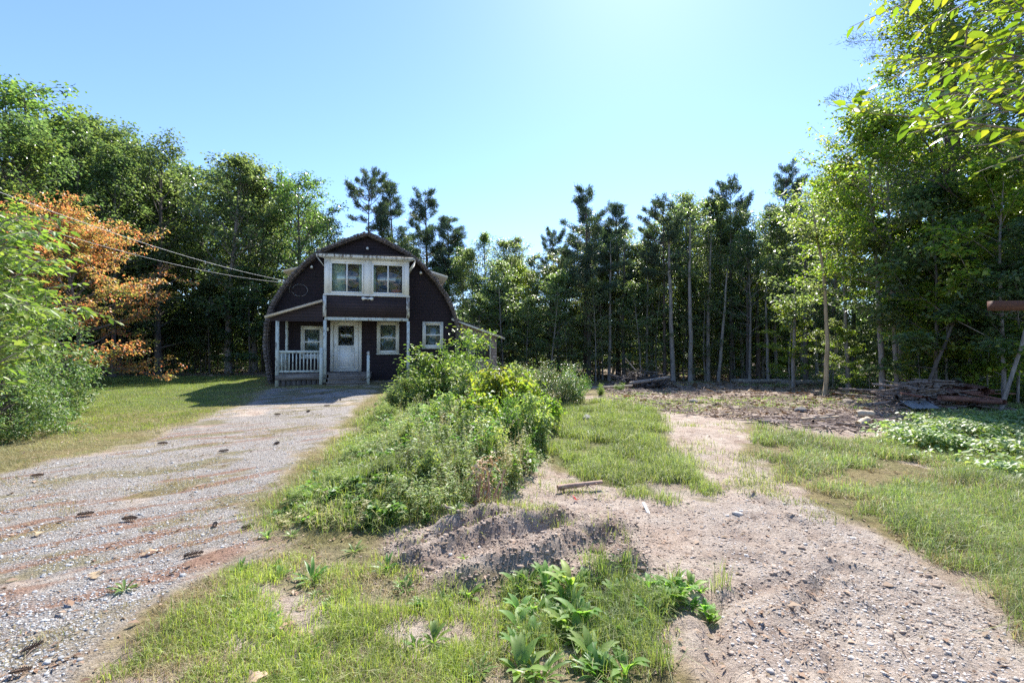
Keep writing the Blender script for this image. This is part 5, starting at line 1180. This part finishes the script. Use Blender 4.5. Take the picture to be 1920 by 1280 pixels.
# ------------------------------------------------------------------ timber, piles and small things
def stickpile(name, label, cx, cy, rx, ry, h, n, L, r, mat, flat=.25, seed=1, cat='brush pile', kind='stuff'):
    mb = MB(); rs = random.Random(seed)
    for i in range(n):
        a = rs.uniform(0, 2 * PI); q = math.sqrt(rs.uniform(0, 1)); x = cx + rx * q * math.cos(a); y = cy + ry * q * math.sin(a)
        zz = hz(x, y) + h * (1 - q * q) * rs.uniform(.1, 1) + r; d = rs.uniform(0, PI); l = L * math.exp(rs.gauss(0, .5)); e = rs.gauss(0, flat)
        P = []
        for k in range(4):
            t = k / 3 - .5; P.append((x + math.cos(d) * l * t + rs.gauss(0, .05 * l), y + math.sin(d) * l * t + rs.gauss(0, .05 * l), max(hz(x, y) + r * .6, zz + l * t * e)))
        rr = r * math.exp(rs.gauss(0, .5)); mb.tube(P, [rr, rr * .9, rr * .8, rr * .5], 5, False)
    o = mb.build(name, mat, None, True); tag(o, label, cat, kind=kind); return o
X1, Y1 = at(1755, 12.2), 12.2
stickpile('brush_pile', 'heap of dead branches and bark at the woodland edge behind the sheet of metal', X1, Y1 + .3, 1.15, .55, .8, 300, .8, .026, M['wood_dead'], .14, 2)
stickpile('brush_pile', 'reddish rotten wood mixed into the branch heap at the woodland edge', X1 + .5, Y1 + .1, 1.0, .45, .62, 45, .9, .05, M['wood_red'], .12, 3)
stickpile('stick_litter', 'flat spread of grey sticks on the ground before the branch heap', 6.9, 9.7, 1.75, 1.05, .10, 430, .42, .011, M['wood_dead'], .10, 4)
stickpile('root_pile', 'dark tangle of roots and branches far out in the clearing', at(1198, 19.5), 19.5, 1.15, .6, .8, 300, .55, .025, M['bark_dark'], .35, 5)
stickpile('slash_spread', 'brown brush spread right of the far root tangle', at(1250, 17.2), 17.2, 2.2, 1.2, .12, 200, .5, .012, M['wood_dead'], .12, 6)
def log(name, p0, p1, r, mat, label, cat='log', n=10, bend=.03, r1=None, stubs=0):
    p0 = np.array(p0, float); p1 = np.array(p1, float); c = (p0 + p1) / 2; e = empty(name, tuple(c)) if stubs else None
    t = np.linspace(0, 1, 7)[:, None]; P = p0 * (1 - t) + p1 * t; P[1:-1] += rng.normal(0, bend * r * 4, (5, 3)) * (1, 1, .4)
    P = P - c
    mb = MB(); mb.tube(P, np.linspace(r, r1 or r * .85, 7) * rng.uniform(.93, 1.07, 7), n)
    if not stubs:
        o = mb.build(name, mat, None, True); o.location = tuple(c); return tag(o, label, cat)
    mb.build('stem', mat, e, True); tag(e, label, cat)
    for i in range(stubs):
        k = rng.integers(2, 6); s = MB(); a = rng.uniform(-1, 1); S = wander(P[k], (a, -.6 + rng.uniform(-.3, .3), rng.uniform(-.5, .1)), r * rng.uniform(2.0, 4.5), 3, .2); s.tube(S, np.linspace(r * .3, r * .12, 4), 5); s.build('twig', mat, e, True)
    return e
def g3(px, Y, dz=0): x = at(px, Y); return (x, Y, hz(x, Y) + dz)
log('fallen_branch', g3(1045, 5.02, .06), g3(1128, 5.12, .075), .030, solid('driftwood_brown', (.26, .16, .12), (.42, .29, .22), 12, .8, .004), 'short thick barkless branch lying on the bare earth right of the bank', 'branch', r1=.02, stubs=4)
log('birch_stick', g3(1140, 5.5, .02), g3(1180, 5.1, .02), .010, M['wood_pale'], 'pale thin stick at the grass edge behind the thick fallen branch', 'stick')
log('curved_root', g3(828, 4.15, .06), g3(880, 4.0, .02), .012, M['wood_dead'], 'curved root poking out of the earth face under the bank', 'root', bend=.3)
log('cut_log', g3(1603, 9.9, .16), g3(1633, 9.9, .16), .085, M['wood_pale'], 'short pale cut log on top of the flat stick spread', n=12)
log('cut_log', g3(1607, 8.95, .12), g3(1625, 9.1, .16), .07, M['wood_pale'], 'second short cut log lower in the flat stick spread', n=12)
log('pale_branch', g3(1500, 9.6, .07), g3(1570, 9.9, .10), .035, M['wood_pale'], 'pale barkless branch at the left end of the flat stick spread', 'branch')
log('short_branch', g3(1725, 8.4, .08), g3(1745, 7.9, .05), .04, M['wood_dead'], 'brown branch stub at the right end of the flat stick spread', 'branch')
log('red_log', g3(1760, 11.7, .32), g3(1850, 11.6, .28), .075, M['wood_red'], 'reddish rotten log jutting right from the branch heap')
for i, (a, b, Y, r, lb) in enumerate([(1370, 1480, 23.4, .12, 'long dark fallen log at the foot of the back woods, left of two'), (1455, 1560, 22.2, .14, 'long dark fallen log at the foot of the back woods, right of two'), (1130, 1185, 18.2, .05, 'pale slanting branch leaning off the far root tangle')]):
    log('fallen_log', g3(a, Y, .12), g3(b, Y - .7, .16 if i < 2 else .25), r, M['bark_grey'] if i < 2 else M['wood_pale'], lb)
log('leaning_pole', g3(1872, 11.2, 0), wp(1935, 590, 10.6), .042, M['bark_grey'], 'grey dead trunk leaning right at the right picture edge', 'dead tree', r1=.034)
log('leaning_pole', g3(1722, 12.6, 0), wp(1795, 590, 12.6), .05, M['bark_dark'], 'thin dead stem leaning right behind the branch heap', 'dead tree', r1=.03)
log('stump', (at(1735, 9.9), 9.9, hz(at(1735, 9.9), 9.9) - .02), (at(1737, 9.9), 9.9, hz(at(1735, 9.9), 9.9) + .16), .07, M['wood_red'], 'small dark stump at the right end of the flat stick spread', 'stump')
log('fallen_branch', g3(1180, 18.4, .25), g3(1255, 18.6, .5), .07, M['bark_grey'], 'grey limb lying across the far root tangle', 'branch')
# sheet of corrugated metal leaning on the pile
mb = MB(); n = 28
for i in range(n - 1):
    u0, u1 = i / (n - 1), (i + 1) / (n - 1); z0, z1 = .012 * math.sin(i * 1.6), .012 * math.sin((i + 1) * 1.6)
    mb.add([(u0 * .95, 0, z0), (u1 * .95, 0, z1), (u1 * .95, .8, z1), (u0 * .95, .8, z0), (u0 * .95, 0, z0 + .004), (u1 * .95, 0, z1 + .004), (u1 * .95, .8, z1 + .004), (u0 * .95, .8, z0 + .004)], [(0, 3, 2, 1), (4, 5, 6, 7), (0, 1, 5, 4), (2, 3, 7, 6)])
o = mb.build('metal_sheet', solid('dull_sheet_metal', (.16, .16, .16), (.30, .30, .30), 5, .6, metal=.3), None, True); x = at(1694, 11.6); o.location = (x, 11.35, hz(x, 11.35) + .06); o.scale = (.62, .7, 1); o.rotation_euler = (R(14), R(-3), R(-14)); tag(o, 'grey corrugated metal sheet leaning on the branch heap', 'metal sheet')
# beam at right
M['beam'] = solid('brown_beam_wood', (.07, .03, .02), (.13, .06, .04), 5, .75, .004, (.4, 3, 6))
e = empty('wooden_arm_post', (6.2, 4.7, hz(6.2, 4.7))); tag(e, 'brown wooden beam on a post reaching in at the right edge', 'post'); zb = CAMH + (HZ - 572) / F * 4.6
mb = MB(); mb.box((at(1858, 4.6) - 6.2, -.15, zb - .048), (.10, -.07, zb + .048)); mb.build('crossbeam', M['beam'], e)
mb = MB(); mb.box((-.06, -.066, -.3), (.06, .06, zb + .3)); mb.build('post', M['beam'], e)
# survey stake and pink ribbon
x, Y = at(1218, 4.33), 4.33
bm = bmesh.new(); g = [(-.014, 0), (.014, 0), (.014, .17), (0, .18), (-.014, .17)]
v0 = [bm.verts.new((u, 0, z)) for u, z in g]; v1 = [bm.verts.new((u, .010, z)) for u, z in g]; bm.faces.new(v0[::-1]); bm.faces.new(v1)
for i in range(5): bm.faces.new((v0[i], v0[(i + 1) % 5], v1[(i + 1) % 5], v1[i]))
bmesh.ops.recalc_face_normals(bm, faces=bm.faces); me = bpy.data.meshes.new('stake'); bm.to_mesh(me); bm.free()
o = link('marker_stake', me, M['vinyl']); o.location = (x, Y, hz(x, Y) - .02); o.rotation_euler = (R(-60), R(4), .2); tag(o, 'small white marker stake in the dirt right of the churned earth', 'stake')
mb = MB(); rs = random.Random(3)
for i in range(3):
    P = wander((0, 0, .01), (rs.uniform(-1, 1), rs.uniform(-1, .2), .6), .06, 4, .4)
    V = np.vstack([P - (.008, 0, 0), P + (.008, 0, 0)]); k = len(P); mb.add(V, [(j, j + 1, k + j + 1, k + j) for j in range(k - 1)])
o = mb.build('ribbon', solid('pink_ribbon', (.85, .16, .13), (.9, .22, .18), 5, .6)); o.location = g3(1080, 4.75, 0); tag(o, 'scrap of pink red marking ribbon in front of the thick fallen branch', 'ribbon')
# rocks
def rock(px, Y, s, c1, c2, label, name='rock', sx=1.3):
    bm = bmesh.new(); bmesh.ops.create_icosphere(bm, subdivisions=2, radius=1)
    for v in bm.verts:
        f = 1 + .35 * (float(vnoise(v.co.x * 1.7 + px, v.co.y * 1.7 + v.co.z * 1.3, 3)) - .5) + random.gauss(0, .03); v.co *= f; v.co.z *= .6; v.co.x *= sx
    me = bpy.data.meshes.new(name); bm.to_mesh(me); bm.free(); o = link(name, me, solid('rock_' + str(px), c1, c2, 6, .85, .1, bscale=12)); x = at(px, Y)
    o.location = (x, Y, hz(x, Y) + s * .2); o.scale = (s, s, s); o.rotation_euler = (0, 0, random.uniform(0, 3)); tag(o, label, 'rock')
rock(1120, 3.45, .06, (.30, .19, .14), (.40, .28, .21), 'brown stone half buried between the churned earth and the broadleaf weeds')
rock(935, 5.0, .06, (.50, .36, .33), (.60, .46, .42), 'pinkish stone on the bank beside the dead stalks')
rock(1100, 10.2, .11, (.33, .32, .30), (.45, .44, .42), 'flat pale grey stone in the grass near the grey green bush', sx=1.9)
rock(1590, 13.2, .16, (.30, .24, .19), (.42, .35, .28), 'rounded tan stone left of the branch heap')
rock(1300, 13.2, .12, (.25, .23, .22), (.35, .33, .31), 'dark stone in the middle of the clearing')
rock(1500, 11.4, .14, (.22, .2, .19), (.32, .3, .29), 'grey stone at the near edge of the clearing above the stick spread')
# reddish dead stalks and root stump on the bank face
e = empty('dead_stump', g3(905, 4.45, -.05)); tag(e, 'reddish dead root stump with dry stalks hanging down the earth face', 'stump')
mb = MB()
for i in range(16):
    a = rng.uniform(-.6, .6); P = wander((rng.uniform(-.10, .10), rng.uniform(-.05, .08), 0), (a * .5, -.1, 1), rng.uniform(.25, .5), 5, .15); mb.tube(P, np.linspace(.014, .004, 6), 5)
mb.build('stalk', solid('dead_stalks', (.30, .17, .12), (.48, .32, .24), 14, .9), e)
mb = MB(); mb.add(*clump_leaves(np.array([(0, 0, .45), (.08, 0, .5), (-.06, .03, .38), (.05, -.05, .3)]), 26, .12, .9, .055, .5)); mb.build('dead_foliage', M['deadleaf'], e)
# pine cones
def cone_mesh():
    mb = MB(); n = 70; L = .13
    mb.tube([(0, 0, 0), (L * .4, 0, 0), (L, 0, 0)], [.008, .010, .003], 6)
    for i in range(n):
        t = (i + .5) / n; a = i * 2.4; r = .026 * math.sin(PI * (.12 + .8 * t)) ** .7; x = L * t; c, s = math.cos(a), math.sin(a)
        b = np.array([x, c * .006, s * .006]); tip = np.array([x + .012, c * r, s * r]); sd = np.array([0, -s, c]) * .008
        mb.add([b - sd * .4, b + sd * .4, tip + sd, tip - sd], [(0, 1, 2, 3)])
    return mb.mesh('pine_cone', M['pinecone'])
CM = cone_mesh()
for px, py, rz_, s, lb in [(233, 972, .1, 1.15, 'dark pine cone in the middle of the near driveway, right of another'), (150, 966, .4, 1.1, 'dark pine cone on the near driveway left of the middle one'), (349, 1040, .5, 1.1, 'pine cone at the driveway edge below the middle ones'), (455, 988, .9, 1.0, 'pine cone at the right edge of the driveway by the bank weeds'),
                           (405, 985, 2., .9, 'pine cone between two patches of dead grass on the driveway'), (48, 1222, 1.2, 1.2, 'large pine cone near the bottom left corner'), (28, 1262, .4, 1.1, 'pine cone at the very bottom left corner'), (62, 896, .3, 1.1, 'pine cone at the far left driveway edge'), (608, 763, .2, 1.4, 'pine cone on the far driveway before the house steps'),
                           (575, 775, 1.3, 1.2, 'pine cone on the far driveway left of the one before the steps'), (515, 780, .1, 1.3, 'pine cone at the left side of the far driveway'), (515, 832, 1.3, 1.1, 'pine cone alone in the middle of the driveway'), (600, 745, .6, 1.2, 'pine cone on the driveway closest to the house'), (298, 832, .2, 1.3, 'pine cone at the grassy left edge of the driveway'), (412, 848, .8, 1.2, 'pine cone in the dead grass strip mid driveway'), (640, 752, 2.2, 1.1, 'pine cone at the bank side of the far driveway')]:
    Y = CAMH * F / (py - HZ); x = at(px, Y); o = link('pine_cone', CM); o.location = (x, Y, hz(x, Y) + .022 * s); o.rotation_euler = (rng.uniform(0, 6), 0, rz_); s *= .55 if py > 1200 else .8; o.scale = (s, s, s); tag(o, lb, 'pine cone', 'pine cones on the driveway')
# lobed dead oak leaves
def oak_leaf():
    k = 12; V = []; Q = []
    for i in range(k):
        t = i / (k - 1); w = (.30 + .16 * math.sin(i * PI * .95)) * math.sin(PI * min(1, .12 + .86 * t)) ** .6 * (.7 + .5 * (t > .3)); z = .12 * math.sin(t * 5) 
        V += [(t, -w * .75, z + .16 * w + rng.normal(0, .03)), (t, 0, z), (t, w * .75, z + .22 * w + rng.normal(0, .03))]
    for i in range(k - 1): Q += [(i * 3, i * 3 + 1, i * 3 + 4, i * 3 + 3), (i * 3 + 1, i * 3 + 2, i * 3 + 5, i * 3 + 4)]
    me = mesh_quads('oak_leaf', V, Q, True); me.materials.append(M['deadleaf']); return me
OL = [oak_leaf(), oak_leaf()]
for px, py, L, lb in [(510, 1258, .15, 'curled tan oak leaf near the bottom edge in the left grass'), (540, 1165, .13, 'tan oak leaf in the grass above the bottom edge one'), (190, 1068, .11, 'rust coloured dead leaf on the near driveway'), (75, 1004, .10, 'reddish dead leaf lying flat at the left of the driveway'), (300, 1030, .10, 'pale dead leaf by the driveway weeds'), (1020, 1262, .07, 'small dry leaf at the bottom edge between broadleaf weeds')]:
    Y = CAMH * F / (py - HZ); x = at(px, Y); o = link('dead_leaf', OL[px % 2]); o.location = (x, Y, hz(x, Y) + .012); o.rotation_euler = (rng.uniform(-.2, .2), rng.uniform(-.2, .2), rng.uniform(0, 6)); o.scale = (L, L, L); tag(o, lb, 'leaf')

# ------------------------------------------------------------------ light, sky, camera
EL, AZ = R(47), R(17)
w = bpy.data.worlds.new('World'); scn.world = w; w.use_nodes = True; nt = w.node_tree
bg = nt.nodes['Background']; sky = nt.nodes.new('ShaderNodeTexSky'); sky.sky_type = 'NISHITA'; sky.sun_disc = False; sky.sun_elevation = EL; sky.sun_rotation = AZ
sky.air_density = 1.0; sky.dust_density = .16; sky.ozone_density = 2.5; sky.altitude = 100
mxs = nt.nodes.new('ShaderNodeMix'); mxs.data_type = 'RGBA'; mxs.blend_type = 'MULTIPLY'; mxs.inputs[0].default_value = 1; mxs.inputs[7].default_value = (.76, .84, 1.0, 1)
nt.links.new(sky.outputs[0], mxs.inputs[6]); nt.links.new(mxs.outputs[2], bg.inputs[0]); bg.inputs[1].default_value = .095
sd = bpy.data.lights.new('sun', 'SUN'); sd.energy = 3.8; sd.angle = R(.53); sd.color = (1, .955, .88)
so = bpy.data.objects.new('sun', sd); COL.objects.link(so)
dirv = -Vector((math.sin(AZ) * math.cos(EL), math.cos(AZ) * math.cos(EL), math.sin(EL))); so.rotation_euler = dirv.to_track_quat('-Z', 'Y').to_euler(); so.location = (10, 30, 40)
cd = bpy.data.cameras.new('camera'); cd.sensor_width = 36; cd.lens = 36 * F / 1920; cd.clip_end = 1500; cd.clip_start = .05
co = bpy.data.objects.new('camera', cd); COL.objects.link(co); co.location = (0, 0, CAMH); co.rotation_euler = (R(90) + math.atan((HZ - 640) / F), 0, 0); scn.camera = co
scn.view_settings.view_transform = 'Standard'; scn.view_settings.look = 'None'; scn.view_settings.gamma = 1; scn.view_settings.exposure = 1.66
scn.cycles.use_denoising = False
scn.cycles.max_bounces = 9; scn.cycles.diffuse_bounces = 6; scn.cycles.glossy_bounces = 3; scn.cycles.transmission_bounces = 4; scn.cycles.transparent_max_bounces = 8; scn.cycles.sample_clamp_indirect = 6
print('objects', len(scn.objects), 'faces', sum(len(m.polygons) for m in bpy.data.meshes))
